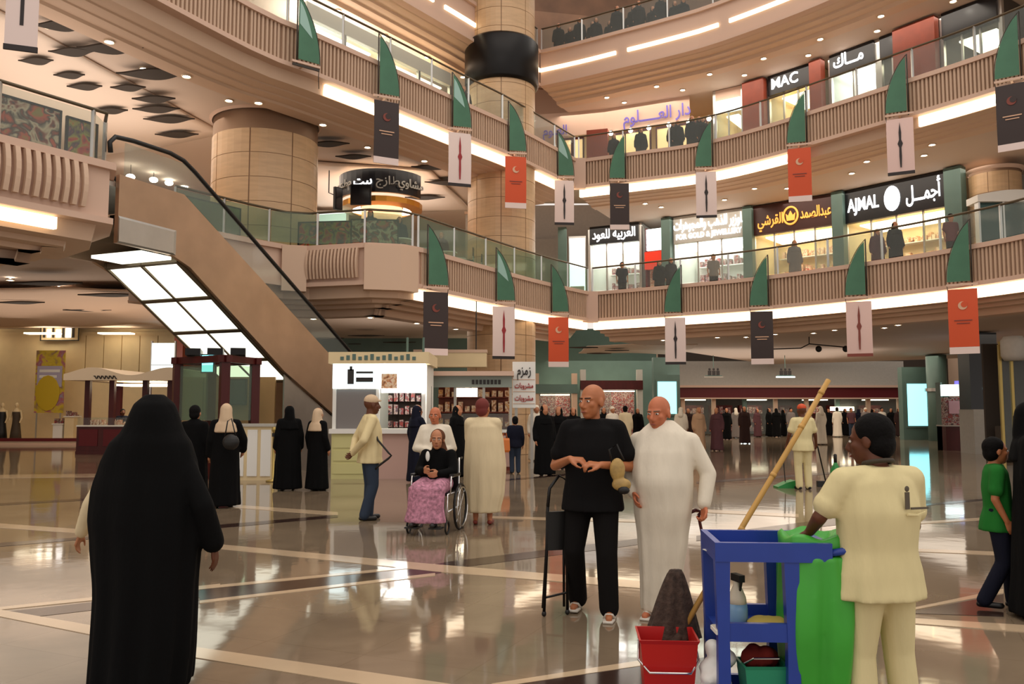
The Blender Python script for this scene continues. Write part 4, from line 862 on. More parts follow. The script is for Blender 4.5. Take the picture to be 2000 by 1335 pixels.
# ------------------------------------------------------------------ far side of the ground floor
def totem(px, Y, w, h, s0, s1, label):
    p = PD(px, 800, Y); r = thing('screen_totem', label, 'screen', (p.x, Y, 0)); MB().b2((-w / 2, 0, 0), (w / 2, .5, h)).build('casing', 'teal', r); MB().b2((-w * .36, -.05, s0), (w * .36, 0, s1)).build('lit_face', 'screen_cyan', r)
    f = MB(); f.b2((-w * .42, -.07, s0 - .1), (-w * .36, 0, s1 + .1)); f.b2((w * .36, -.07, s0 - .1), (w * .42, 0, s1 + .1)); f.b2((-w * .36, -.07, s1), (w * .36, 0, s1 + .1)); f.b2((-w * .36, -.07, s0 - .1), (w * .36, 0, s0)); f.build('frame', 'teal', r)
totem(1303, 43.5, 1.35, 4.3, 1.4, 3.05, 'teal pier with a cyan glowing screen behind the two bald men')
totem(1792, 45.5, 1.55, 3.9, .75, 3.0, 'teal pier with a tall cyan glowing screen beside the green banner panel')
p = PD(1832, 800, 44); r = thing('round_pier', 'grey green pier with a dark green panel beside the tall cyan screen', 'pier', (p.x, 44, 0)); MB().lathe([(.5, 0), (.5, 4.45)], (0, 0, 0), 20).build('shaft', 'teal', r, True); MB().lathe([(.6, 2.55), (.6, 2.72)], (0, 0, 0), 20).build('collar', 'steel', r); MB().b2((-.3, -.62, .2), (.28, -.55, 2.3)).build('green_panel', mat('green_panel', S(20, 84, 66), .5), r)
r = thing('department_shop', 'long dark shop front with a maroon band across the far end of the hall', 'shop', (9.0, 54.4, 0)); LL = 15.9
MB().b2((0, -.35, 2.38), (LL, 0, 3.0)).build('sign_band', 'maroon', r); MB().b2((0, -.4, 2.30), (LL, .02, 2.38)).build('band_edge', 'plaster_pink', r)
for k in range(9): MB().b2((k * LL / 8 - .12, 0, 0), (k * LL / 8 + .12, .25, 2.38)).build('pier', 'teal' if k % 3 == 0 else 'plaster', r)
for k in range(8):
    x0 = k * LL / 8 + .14; x1 = (k + 1) * LL / 8 - .14; rn = random.Random(k)
    if k not in (2, 5): MB().b2((x0, .1, .05), (x1, .12, 2.3)).build('glass_pane', 'glass', r)
    s = MB().b2((x0 + .1, 2.2, .1), (x1 - .1, 2.7, 1.9)).build('rack', 'darkwood', r); mb = MB()
    for row in range(3):
        x = x0 + .15
        while x < x1 - .25: w = rn.uniform(.1, .25); mb.b2((x, 2.0, .2 + row * .58), (x + w, 2.25, .2 + row * .58 + rn.uniform(.2, .45))); x += w + .04
    stuff(mb.build('goods', 'poster_goods', s))
    MB().b2((x0 + .2, .8, 2.22), (x1 - .2, 1.9, 2.28)).build('ceiling_light', 'warm_light', r) if k % 2 else None
MB().b2((5.2, -.1, .3), (6.2, .04, .7)).build('lit_plinth', 'screen_white', r); MB().b2((11.4, -.15, 1.55), (12.9, -.05, 1.8)).build('lit_strip', 'warm_light', r)
for px, label in ((1394, 'small hanging sign with dark figures against the grey band'), (1534, 'small hanging sign with dark figures and a pale lit edge')):
    p = PD(px, 725, 45); r = thing('hanging_sign', label, 'sign', (p.x, 45, p.z)); mb = MB()
    for k in (-1, 0, 1): mb.ell((k * .22, 0, .12), (.07, .03, .07), 8, 6); mb.b2((k * .22 - .09, -.03, -.2), (k * .22 + .09, .03, .04))
    mb.build('figure', 'green_panel' if 0 else 'letters_dark', r); MB().b2((-.45, .03, -.24), (.45, .06, -.2)).path([(0, .05, .1), (0, .05, 4.5 - p.z)], .02).build('hanger', 'teal', r)
    MB().b2((-.5, -.04, -.33), (.5, .04, -.26)).build('edge_strip', 'screen_white' if px > 1500 else 'greywall', r)
# wall of mixed small stalls in the middle distance
for px, Y, w, h, m, sg, label in [(1195, 46.2, 3.4, 3.2, 'greywall', 'darkwood', 'grey green shop with a dark sign strip behind the man in black'), (1085, 46.4, 2.4, 3.0, 'plaster', 'teal', 'pale shop bay between the white sign board and the grey green shop'), (960, 46.4, 3.6, 3.0, 'plaster', 'darkwood', 'tan shop bay behind the snack booth')]:
    p = PD(px, 800, Y); r = thing('shop_bay', label, 'shop', (p.x, Y, 0)); MB().b2((-w / 2, 0, 0), (-w / 2 + .3, .4, h + .6)).build('pier', m, r); MB().b2((w / 2 - .3, 0, 0), (w / 2, .4, h + .6)).build('pier', m, r); MB().b2((-w / 2, -.1, h - .5), (w / 2, .3, h)).build('sign_band', sg, r); MB().b2((-w / 2 + .3, 1.2, 0), (w / 2 - .3, 1.3, h - .5)).build('back_wall', 'poster_goods', r); MB().b2((-w / 2 + .4, .3, h - .6), (w / 2 - .4, .9, h - .55)).build('ceiling_light', 'warm_light', r); MB().b2((-w / 2 + .3, .05, .05), (0, .07, h - .52)).build('glass_pane', 'glass', r)

# ------------------------------------------------------------------ right side: phone stall, black column, glass lift
a = PD(1846, 800, 33.5); r = thing('phone_stall', 'small stall with white and violet lit sign over a dark red counter', 'kiosk', (a.x, 33.5, 0)); L = PD(1902, 800, 33.5).x - a.x
MB().b2((0, 0, 0), (L, .7, .95)).build('counter', 'darkwood', r); MB().b2((0, .02, .95), (L, .3, 2.1)).build('display_board', 'poster_goods', r); MB().b2((0, -.08, 2.15), (L * .5, .3, 2.6)).build('lit_face', 'screen_white', r); MB().b2((L * .5, -.08, 2.3), (L, .3, 2.75)).build('violet_face', mat('violet_lit', S(110, 100, 210), .5, emit=.9, ecol=S(110, 100, 220)), r); MB().b2((.15, -.02, 1.45), (L * .6, .02, 1.95)).build('pink_label', mat('pink_print', S(210, 170, 186), .6), r); MB().b2((0, .3, 0), (.06, .7, 2.7)).build('side_panel', 'teal', r); MB().b2((-.02, -.05, .95), (L + .02, .72, 1.0)).build('counter_top', 'greywall', r)
p = PD(1928, 800, 31); r = thing('square_pier', 'black square pier standing on a white stone pedestal', 'pier', (p.x, 31, 0)); MB().b2((-.5, 0, 0), (.55, 1, 1.62)).build('pedestal', 'greywall', r); MB().b2((-.52, .1, 1.62), (.52, .9, 4.45)).build('shaft', 'sign_black', r); MB().b2((-.05, .04, 2.35), (.5, .1, 2.42)).build('lit_strip', 'screen_white', r)
p = PD(1976, 800, 26); r = thing('glass_lift', 'lift with gold framed glass front and dark interior at the hall side', 'lift', (p.x, 26, 0))
for x in (-.30, .05, .55, 1.4): MB().b2((x - .04, -.04, 0), (x + .04, .04, 3.6)).build('gold_post', 'brass', r)
MB().b2((-.3, -.05, 3.55), (1.4, .05, 3.7)).build('gold_beam', 'brass', r); MB().b2((-.26, -.01, .1), (.51, .01, 3.5)).build('glass_pane', 'glass', r); MB().b2((.5, .0, 0), (1.6, .06, 3.55)).build('dark_panel', 'sign_black', r); MB().b2((-.3, .9, 0), (1.6, 1.0, 3.7)).build('back_wall', 'ceil_dark', r); MB().lathe([(.26, 3.1), (.36, 3.25), (.36, 3.7), (.26, 3.85)], (.05, -.15, 0), 20).build('lamp_drum', 'greywall', r, True)
MB().b2((-.2, .2, .05), (.4, .6, 1.1)).build('plant_box', 'ceil_dark', r)
# spotlights on a long arm under the gallery
p0 = PD(1490, 682, 33.5); r = thing('track_light', 'thin black lighting arm with two spot heads under the lowest gallery', 'lamp', (p0.x, 33.5, p0.z)); q1 = PD(1655, 680, 33.5); L = q1.x - p0.x
MB().path([(0, 0, 0), (L * .45, 0, .05), (L * .55, 0, .22), (L, 0, .08)], .025, 6).build('arm', 'black', r, True)
for x in (.66, .98): MB().ell((L * x, 0, .02), (.13, .1, .13), 10, 8).build('spot_head', 'black', r, True)
MB().path([(L * .55, 0, .2), (L * .55, 0, 4.5 - p0.z)], .02).build('hanger', 'black', r)

# ------------------------------------------------------------------ lowest gallery: food court behind the bastion
p = PD(742, 395, 30.5); r = thing('food_kiosk', 'round food court kiosk with a black arched sign above its counter', 'kiosk', (p.x, 31, 6.2))
rs = []
for k in range(17):
    a = math.radians(200 + 140 * k / 16); rs.append([Vector((1.6 * math.cos(a), 1.6 * math.sin(a), z)) for z in (3.1, 3.95)] + [Vector((1.5 * math.cos(a), 1.5 * math.sin(a), z)) for z in (3.95, 3.1)])
sg = MB().rings(rs).build('arched_sign', 'sign_black', r)
for k, tx in enumerate(('مطعم', 'البيك', 'طازج', 'مشاوي')):
    a = math.radians(222 + 32 * k); lettering('sign_lettering', arabic(tx if k != 1 else 'بيت'), .42, 'letters_white' if k == 1 else 'greywall', sg, (1.63 * math.cos(a), 1.63 * math.sin(a), 3.5), (PI / 2, 0, a + PI / 2))
MB().lathe([(.75, 0), (.75, 3.1)], (0, 0, 0), 24).build('core', 'plaster', r, True); MB().lathe([(1.5, 0), (1.5, 1.1), (1.55, 1.1), (1.55, 1.18), (.8, 1.18)], (0, 0, 0), 28).build('counter', 'wood_red', r); MB().lathe([(1.1, 2.75), (1.5, 2.8), (1.5, 3.0), (1.1, 3.05)], (0, 0, 0), 24, False).build('soffit_ring', 'gold', r); MB().lathe([(.8, 2.9), (1.45, 2.9)], (0, 0, 0), 24, False).build('ceiling_light', 'warm_light', r)
for px, py, Y, w, h, a, label in [(705, 380, 29.0, .72, .72, 0, 'black television hung on the food kiosk'), (660, 388, 29.2, .34, .8, .9, 'tilted black television at the side of the food kiosk')]:
    q = PD(px, py, Y); s = thing('television', label, 'screen', (q.x, q.y, q.z), a); MB().b2((-w / 2, -.05, -h / 2), (w / 2, .05, h / 2)).build('casing', 'black', s); MB().b2((-w / 2 + .04, -.06, -h / 2 + .04), (w / 2 - .04, -.049, h / 2 - .04)).build('display', 'screen_off', s); MB().path([(0, .05, .1), (0, .5, .3), (0, .5, 10.1 - q.z)], .02).build('bracket', 'black', s)
q = PD(636, 380, 36); r = thing('light_box', 'pale wall screen fading to cyan behind the food kiosk', 'display', (q.x, 36, 6.2)); MB().b2((-.9, 0, 1.6), (.9, .1, 3.9)).build('lit_face', mat('pale_screen', S(210, 225, 228), .5, emit=.9, ecol=S(205, 222, 226)), r); MB().b2((-.9, -.02, 1.3), (.9, .1, 1.75)).build('cyan_strip', 'screen_cyan', r); MB().b2((-1, .02, 0), (1, .2, 4.0)).build('surround', 'greywall', r)
q = PD(942, 420, 33); r = thing('partition', 'plain grey partition beside the golden column', 'partition', (q.x, 32.2, 6.2)); MB().b2((-.62, 0, 0), (.6, .14, 3.0)).build('board', 'greywall', r); MB().b2((-.66, -.03, 2.95), (.64, .17, 3.05)).build('cap', 'plaster', r)
# cafe tables and chairs
def cafe_chair(x, y, z, rz, label, m, grp):
    r = thing('cafe_chair', label, 'chair', (x, y, z), rz, grp); MB().b2((-.21, -.21, .43), (.21, .21, .47)).build('seat', m, r); MB().b2((-.2, .18, .6), (.2, .22, .9)).build('backrest', m, r)
    for sx in (-1, 1):
        for sy in (-1, 1): MB().path([(sx * .18, sy * .18, .44), (sx * .2, sy * .2, 0)], .015, 6).build('leg', 'steel', r)
        MB().path([(sx * .18, .2, .44), (sx * .18, .2, .88)], .014, 6).build('back_post', 'steel', r)
def cafe_table(x, y, z, label, grp):
    r = thing('cafe_table', label, 'table', (x, y, z), 0, grp); MB().lathe([(.38, .72), (.38, .75)], (0, 0, 0), 20).build('table_top', 'white', r); MB().lathe([(.24, 0), (.24, .03), (.03, .06), (.03, .72)], (0, 0, 0), 14).build('pedestal', 'steel', r)
def gal(lv, side, px, d):
    e = edge_at(lv, px, side); ln = G[(lv, side)]; i = min(range(len(ln)), key=lambda j: (ln[j] - e).length); j = min(i, len(ln) - 2); t = (ln[j + 1] - ln[j]).normalized(); return e + Vector((-t.y, t.x)) * d
spots = [(gal(1, 0, 862, 1.6), 'steel'), (gal(1, 0, 905, 3.4), 'maroon'), (gal(1, 0, 948, 1.6), 'black'), (gal(1, 0, 850, 4.6), 'teal'), (gal(1, 0, 985, 2.0), 'black')]
mat('chair_seat_red', S(120, 30, 30), .5)
for i, (q, m) in enumerate(spots):
    nm = ['steel', 'dark red', 'black', 'teal', 'dark']; 
    cafe_table(q.x, q.y, 6.2, 'round white cafe table behind the green glass with %s chairs' % nm[i], 'cafe tables on the lowest gallery')
    for s in (-1, 1): cafe_chair(q.x + s * .72, q.y, 6.2, s * -PI / 2, '%s cafe chair at a round white table behind the green glass' % nm[i], m, 'cafe chairs on the lowest gallery')
# stall with a pink canopy far behind the escalator top
q = PD(335, 340, 33); r = thing('food_stall', 'white lit food stall with a pink canopy behind the escalator top', 'shop', (q.x, 33, 6.2)); MB().b2((-1.6, 0, 0), (1.6, .6, 1.05)).build('counter', 'white', r); MB().b2((-1.6, 1.4, 0), (1.6, 1.5, 3)).build('back_wall', 'poster_goods', r); MB().b2((-1.6, .1, 1.4), (-.2, .2, 1.9)).build('lit_face', 'screen_white', r); MB().rings([[Vector((x, -.5, 2.5 + .5 * math.sin((x + 1.6) / 3.2 * PI))), Vector((x, .9, 2.9 + .5 * math.sin((x + 1.6) / 3.2 * PI))), Vector((x, .9, 2.84 + .5 * math.sin((x + 1.6) / 3.2 * PI))), Vector((x, -.5, 2.44 + .5 * math.sin((x + 1.6) / 3.2 * PI)))] for x in [-1.6 + .2 * k for k in range(17)]]).build('canopy', mat('pink_canopy', S(206, 150, 140), .6), r)
for x in (-1.5, 1.4): MB().b2((x, 0, 0), (x + .1, .1, 2.6)).build('post', 'darkwood', r)
for k, px in enumerate((255, 300, 330, 360)):
    q = PD(px, 345 + 6 * k, 30 + k); r = thing('pendant_lamp', 'small glowing pendant lamp behind the escalator top', 'lamp', (q.x, q.y, q.z - .1), 0, 'glowing lamps behind the escalator top'); MB().ell((0, 0, .1), (.16, .16, .1), 10, 6).build('bulb', 'lamp', r, True); MB().path([(0, 0, .15), (0, 0, 10.565 - q.z)], .012, 5).build('cord', 'black', r)
# teal stall at the curved end of the lowest gallery
q = PD(1965, 420, 27.2); r = thing('teal_stall', 'dark teal glass stall with a white curved top on the lowest gallery', 'shop', (q.x, 27.4, 6.2))
MB().b2((-.85, 0, 0), (1.6, .1, 2.2)).build('back_wall', mat('teal_dark', S(14, 66, 60), .35), r)
for k in range(3): MB().b2((-.82 + k * .8, -.12, .05), (-.06 + k * .8, -.06, 2.1)).build('teal_pane', mat('teal_dark', (0, 0, 0)), r); MB().b2((-.86 + k * .8, -.14, 0), (-.8 + k * .8, .1, 2.2)).build('mullion', 'steel', r)
MB().rings([[Vector((x, -.2, 2.2)), Vector((x, -.2, 2.42 + .18 * math.sin((x + .9) * 1.2))), Vector((x, .5, 2.42 + .18 * math.sin((x + .9) * 1.2))), Vector((x, .5, 2.2))] for x in [-.9 + .25 * k for k in range(11)]]).build('canopy', 'white', r)
# ------------------------------------------------------------------ people: one continuous body each, clothes and hair as children
mat('skin', S(178, 120, 86), .5, noise=.06, nscale=14, spec=.35); mat('skin_red', S(190, 112, 78), .5, noise=.08, nscale=14, spec=.35); mat('skin_dark', S(96, 54, 34), .5, noise=.06, nscale=14, spec=.35); mat('skin_tan', S(176, 108, 68), .5, noise=.06, nscale=14)
mat('hair_black', S(10, 8, 8), .8, noise=.2, nscale=60, bump=.3, spec=.15); mat('hair_grey', S(96, 84, 76), .8, noise=.2, nscale=60); mat('hair_red', S(110, 40, 34), .8)
def cloth(name, col, rough=.9, bump=.6, nscale=11): return mat(name, col, rough, noise=.05, nscale=nscale, bump=bump, spec=.15, stretch=(1, 1, .22))
cloth('black_cloth', S(7, 7, 8)); cloth('thobe_white', S(226, 216, 198)); cloth('thobe_cream', S(218, 200, 164)); cloth('uniform', S(222, 208, 160)); cloth('cream_shirt', S(222, 204, 158)); cloth('denim', S(52, 62, 78)); cloth('tee_black', S(18, 17, 18)); cloth('trouser_black', S(20, 18, 18)); cloth('green_tee', S(36, 112, 44)); cloth('navy', S(24, 26, 40)); cloth('scarf_cream', S(206, 180, 150)); cloth('beige_dress', S(176, 142, 112)); cloth('plum', S(86, 56, 60)); cloth('brown_dark', S(52, 36, 34)); cloth('grey_cloth', S(120, 112, 108)); cloth('pink_floral', S(170, 110, 130)); cloth('beard_white', S(220, 214, 200))
mat('shoe_black', S(18, 15, 14), .4); mat('sandal_white', S(216, 208, 196), .5); mat('shoe_red', S(120, 40, 28), .5); mat('eye_white', S(226, 220, 212), .3); mat('eye_dark', S(20, 14, 12), .2); mat('lip', S(140, 70, 58), .5); mat('brow', S(40, 28, 22), .8); mat('brow_grey', S(120, 100, 84), .8)
_tmp = {}
TS = bpy.data.scenes.new('shaping')                      # a side scene where single shapes are fused, removed at the end
def solid(name, mb, vox, m, parent, it=4):
    me = mb.mesh('tmp'); o = bpy.data.objects.new('tmp', me); TS.collection.objects.link(o)
    r = o.modifiers.new('r', 'REMESH'); r.mode = 'VOXEL'; r.voxel_size = vox
    if it: s = o.modifiers.new('s', 'SMOOTH'); s.factor = .5; s.iterations = it
    vl = TS.view_layers[0]; vl.update(); dg = vl.depsgraph
    nm = bpy.data.meshes.new_from_object(o.evaluated_get(dg)); bpy.data.objects.remove(o); bpy.data.meshes.remove(me)
    nm.name = name; nm.materials.clear(); nm.materials.append(MATS[m] if isinstance(m, str) else m)
    nm.polygons.foreach_set('use_smooth', [True] * len(nm.polygons))
    return link(name, nm, parent)
def lerp(a, b, t): return a + (b - a) * t
def V(*a): return Vector(a)
BASE = dict(head=V(0, -.01, 1.625), neck=V(0, .015, 1.47), chest=V(0, .01, 1.27), waist=V(0, 0, 1.05), pelvis=V(0, .01, .93),
            sL=V(.185, .02, 1.42), eL=V(.245, .045, 1.13), wL=V(.255, -.04, .88), sR=V(-.185, .02, 1.42), eR=V(-.245, .045, 1.13), wR=V(-.255, -.04, .88),
            hL=V(.09, .01, .91), kL=V(.10, -.02, .49), aL=V(.10, .02, .08), hR=V(-.09, .01, .91), kR=V(-.10, -.02, .49), aR=V(-.10, .02, .08))
def hand(mb, w, d, n, side, k=1.0, curl=.35, hd=True, thumb=1):
    d = d.normalized(); n = (n - d * n.dot(d)).normalized(); s = d.cross(n) * side          # s points to the thumb side
    if not hd:
        mb.cap(w, .026 * k, w + d * .075 * k, .036 * k, 8); mb.cap(w + d * .08 * k, .03 * k, w + d * .15 * k + n * .03 * k, .018 * k, 8); mb.cap(w + d * .03 * k, .016 * k, w + d * .08 * k + s * .045 * k, .012 * k, 6); return
    ln = [.074, .083, .077, .060]; offc = [.033, .011, -.011, -.032]
    for i in range(4):
        kn = w + (d * (.092 - .004 * abs(i - 1)) + s * offc[i]) * k
        mb.cap(w + (d * .012 + s * offc[i] * .55) * k, .016 * k, kn, .0125 * k, 8)
        p = kn; a = curl * (.7 + .12 * i); L = ln[i] * k; dd = d
        for ph, fr in enumerate((.46, .30, .24)):
            ca, sa = math.cos(a), math.sin(a); q = p + (d * ca + n * sa) * L * fr
            mb.cap(p, (.0098 - .0008 * ph) * k, q, (.0090 - .0008 * ph) * k, 8); p = q; a += curl * (1.0 if ph == 0 else .8)
    t0 = w + (d * .022 + s * .026) * k; t1 = t0 + (d * .030 + s * .030 + n * .010) * k; t2 = t1 + (d * .034 + s * .008 + n * .016) * k; t3 = t2 + (d * .026 - s * .006 + n * .012) * k
    mb.cap(t0, .017 * k, t1, .0135 * k, 8); mb.cap(t1, .0122 * k, t2, .0110 * k, 8); mb.cap(t2, .0108 * k, t3, .0085 * k, 8)
def head_shape(mb, c, R, k, bald=True):
    def a(p): return c + R @ (Vector(p) * k)
    mb.ell(a((0, .012, .030)), (.077 * k, .094 * k, .092 * k), 18, 12, R); mb.ell(a((0, -.028, -.030)), (.062 * k, .066 * k, .088 * k), 16, 10, R); mb.ell(a((0, -.050, -.092)), (.034 * k, .034 * k, .026 * k), 12, 8, R)
    mb.ell(a((0, -.070, .022)), (.058 * k, .022 * k, .016 * k), 12, 6, R)
    for s in (-1, 1):
        mb.ell(a((s * .042, -.060, -.020)), (.022 * k, .024 * k, .022 * k), 10, 6, R); mb.ell(a((s * .080, .006, -.008)), (.010 * k, .022 * k, .034 * k), 10, 6, R)
    mb.cap(a((0, -.090, .010)), .010 * k, a((0, -.112, -.030)), .014 * k, 8); mb.ell(a((0, -.098, -.040)), (.019 * k, .016 * k, .011 * k), 10, 6, R); mb.ell(a((0, -.084, -.068)), (.026 * k, .014 * k, .012 * k), 10, 6, R)
def face_parts(root, c, R, k, brow='brow', hd=True, parent=None):
    def a(p): return c + R @ (Vector(p) * k)
    for s in (-1, 1):
        e = MB().ell(a((s * .031, -.083, .004)), (.0135 * k, .008 * k, .007 * k), 12, 8, R).build('eye', 'eye_white', parent or root, True); MB().ell(a((s * .031, -.0895, .004)), (.006 * k, .003 * k, .006 * k), 10, 6, R).build('iris', 'eye_dark', e, True)
        MB().cap(a((s * .014, -.093, .024)), .0045 * k, a((s * .050, -.080, .026)), .0035 * k, 6).build('eyebrow', brow, parent or root, True)
    MB().ell(a((0, -.099, -.069)), (.022 * k, .006 * k, .005 * k), 12, 6, R).build('mouth', 'lip', parent or root, True)
def robe(mb, rows, n=56, folds=0, amp=0, seed=0, c0=(0, 0)):
    # rows: (z, half width, half depth, cx, cy); soft vertical folds deepen toward the hem
    rs = []; z1 = rows[0][0]; z0 = rows[-1][0]; m = 30; rn = random.Random(seed); ph = [rn.random() * 6.28 for _ in range(4)]
    for j in range(m + 1):
        z = z1 + (z0 - z1) * j / m
        for i in range(len(rows) - 1):
            if rows[i][0] >= z >= rows[i + 1][0] - 1e-6:
                t = (rows[i][0] - z) / max(1e-6, rows[i][0] - rows[i + 1][0]); t2 = t * t * (3 - 2 * t) * .5 + t * .5; r = [lerp(rows[i][q], rows[i + 1][q], t2) for q in range(5)]; break
        dep = (j / m) ** 1.3; ring = []
        for q in range(n):
            th = 2 * PI * q / n; f = 1 + amp * dep * (math.sin(folds * th + ph[0] + 1.2 * math.sin(th * 2 + ph[1])) * .6 + math.sin((folds * .5 + 1.5) * th + ph[2]) * .4) if folds else 1
            ring.append(Vector((r[3] + r[1] * f * math.cos(th), r[4] + r[2] * f * math.sin(th), z)))
        rs.append(ring)
    return mb.rings(rs)
def person(label, loc, H=1.7, rz=0, kind='abaya', main='black_cloth', pose=None, skin='skin', hair='hair_black', headyaw=0, headpitch=0, vox=.02, hd=False, hdir=None, group=None, fold=(11, .10), lower='trouser_black', shoes='shoe_black', veil=None, width=1.0, face=False, robe_rows=None, brow='brow', sleeve='short', belly=0, seed=None, hair_style='short', hands=True, legs=True, extra=None):
    k = H / 1.75; J = {q: v.copy() for q, v in BASE.items()}
    for q, v in (pose or {}).items(): J[q] = Vector(v)
    J = {q: v * k for q, v in J.items()}; rt = thing('person', label, 'person', loc, math.radians(rz), group)
    R = Matrix.Rotation(math.radians(headyaw), 3, 'Z') @ Matrix.Rotation(math.radians(headpitch), 3, 'X'); hc = J['head']; sd = seed if seed is not None else int(abs(loc[0] * 100))
    b = MB(); head_shape(b, hc, R, k * (1.12 if hd else 1.15)); b.cap(hc + V(0, .02, -.05) * k, .052 * k, J['neck'], .060 * k, 14); b.cap(J['neck'] + V(0, .01, -.02) * k, .075 * k, J['chest'], .11 * k); b.cap(J['chest'], .125 * k, J['waist'], .11 * k); b.cap(J['waist'], .11 * k, J['pelvis'], .12 * k)
    for s, sg in (('L', 1), ('R', -1)):
        b.cap(J['neck'] + V(0, .01, -.03) * k, .05 * k, J['s' + s], .052 * k); b.cap(J['s' + s], .050 * k, J['e' + s], .040 * k); b.cap(J['e' + s], .041 * k, J['w' + s], .028 * k)
        if hands:
            d = (J['w' + s] - J['e' + s]).normalized(); hv = (hdir or {}).get(s); dd = Vector(hv[0]) if hv else d; nn = Vector(hv[1]) if hv else V(-sg, 0, 0); hand(b, J['w' + s], dd, nn, (hv[2] if hv and len(hv) > 2 else -sg), k, (hv[3] if hv and len(hv) > 3 else .35), hd)
        if legs:
            b.cap(J['pelvis'] + V(sg * .03, 0, 0), .09 * k, J['h' + s], .095 * k); b.cap(J['h' + s], .085 * k, J['k' + s], .054 * k); b.cap(J['k' + s], .054 * k, J['k' + s].lerp(J['a' + s], .35) + V(0, .012, 0), .056 * k); b.cap(J['k' + s].lerp(J['a' + s], .35) + V(0, .012, 0), .056 * k, J['a' + s], .038 * k)
            b.cap(J['a' + s] + V(0, .03, -.03) * k, .034 * k, J['a' + s] + V(sg * .015, -.13, -.05) * k, .026 * k)
    body = solid('body', b, min(vox, .008) if hd else vox * .9, skin, rt, 3 if hd else 2)
    def on(p): return hc + R @ (Vector(p) * k * 1.12)
    if face: face_parts(rt, hc, R, k * 1.12, brow)
    if kind in ('abaya', 'thobe', 'cloak'):
        g = MB()
        rows = robe_rows or [(1.53, .07, .07, 0, .01), (1.47, .14, .10, 0, .01), (1.42, .205 * width, .125, 0, .01), (1.25, .225 * width, .15 + belly * .4, 0, -belly * .4), (1.05, .225 * width, .16 + belly, 0, -belly * .6), (.80, .235 * width, .18 + belly * .4, 0, -belly * .3), (.40, .25 * width, .20, 0, 0), (.035, .27 * width, .23, 0, 0)]
        if robe_rows is None: rows = [tuple(q * k for q in r) for r in rows]
        robe(g, rows, 64 if hd else 40, fold[0], fold[1], sd)
        if kind == 'cloak':
            for s in ('L', 'R'): g.cap(J['neck'] + V(0, .01, -.04) * k, .075 * k, J['s' + s], .085 * k, 14); g.cap(J['s' + s], .085 * k, J['e' + s], .075 * k, 14)
        else:
            for s in ('L', 'R'):
                wide = .07 if kind == 'abaya' else .055; e, w = J['e' + s], J['w' + s]; g.cap(J['neck'] + V(0, .01, -.03) * k, .066 * k, J['s' + s], .07 * k, 14); g.cap(J['s' + s] + V(0, 0, -.01), .072 * k, e, .066 * k, 14); g.cap(e, .066 * k, w + (e - w).normalized() * .02, wide * k, 14)
        solid('robe', g, vox, main, rt, 3)
    if kind == 'thobe':
        MB().lathe([(.062 * k, 0), (.066 * k, .018 * k), (.060 * k, .035 * k)], J['neck'] + V(0, .0, .012), 18, False).build('collar', main, rt, True)
    if kind in ('casual', 'uniform'):
        g = MB(); ws = 1 + belly
        robe(g, [(1.495 * k, .082 * k, .082 * k, J['neck'].x, J['neck'].y), (1.46 * k, .13 * k, .095 * k, J['neck'].x, J['neck'].y), (1.41 * k, .195 * width * k, .120 * k, J['chest'].x, J['chest'].y), (1.25 * k, .20 * width * k, .138 * k * ws, J['chest'].x, J['chest'].y), (1.05 * k, .185 * width * k, .135 * k * ws, J['waist'].x, J['waist'].y - .02 * belly), (.90 * k, .205 * width * k, .165 * k, J['pelvis'].x, J['pelvis'].y), ((.80 if kind == 'casual' else .79) * k, .215 * width * k, .18 * k, J['pelvis'].x, J['pelvis'].y)], 60, 9, .06, sd)
        for s in ('L', 'R'):
            e, w, sh = J['e' + s], J['w' + s], J['s' + s]
            g.cap(J['neck'] + V(0, .01, -.03) * k, .068 * k, sh, .074 * k, 14)
            if sleeve == 'short': g.cap(sh, .076 * k, sh.lerp(e, .55), .072 * k, 14); g.cap(sh.lerp(e, .55), .072 * k, sh.lerp(e, .66), .078 * k, 14)
            else: g.cap(sh, .072 * k, e, .058 * k, 14); g.cap(e, .058 * k, w, .044 * k, 14)
        solid('shirt', g, vox, main, rt, 3); t = MB()
        t.cap(J['pelvis'] + V(-.05, 0, .06), .12 * k, J['pelvis'] + V(.05, 0, .06), .12 * k)
        for s in ('L', 'R'): t.cap(J['h' + s], .112 * k, J['k' + s], .082 * k, 14); t.cap(J['k' + s], .082 * k, J['a' + s] + V(0, 0, -.005), .075 * k, 14)
        solid('trousers', t, vox, lower, rt, 3)
    if legs:
        for s, sg in (('L', 1), ('R', -1)):
            a = J['a' + s]; f = MB()
            f.cap(a + V(0, .045, -.045) * k, .036 * k, a + V(sg * .018, -.15, -.050) * k, .034 * k, 10)
            if shoes == 'sandal_white':
                f = MB(); f.rings([[a + V(sg * .01 + x * (.036 + .008 * math.sin(u * PI)), -.17 + .25 * u, z) * k for x, z in ((-1, -.078), (1, -.078), (1, -.062), (-1, -.062))] for u in [i / 8 for i in range(9)]]); f.path([a + V(sg * .01 - .04, -.06, -.065) * k, a + V(sg * .01 - .02, -.085, -.03) * k, a + V(sg * .01, -.11, -.024) * k, a + V(sg * .01 + .025, -.085, -.03) * k, a + V(sg * .01 + .042, -.06, -.065) * k], .010 * k, 6)
                f.build('sandal', shoes, rt, True)
            else: solid('shoe', f, max(.012, vox * .7), shoes, rt, 2)
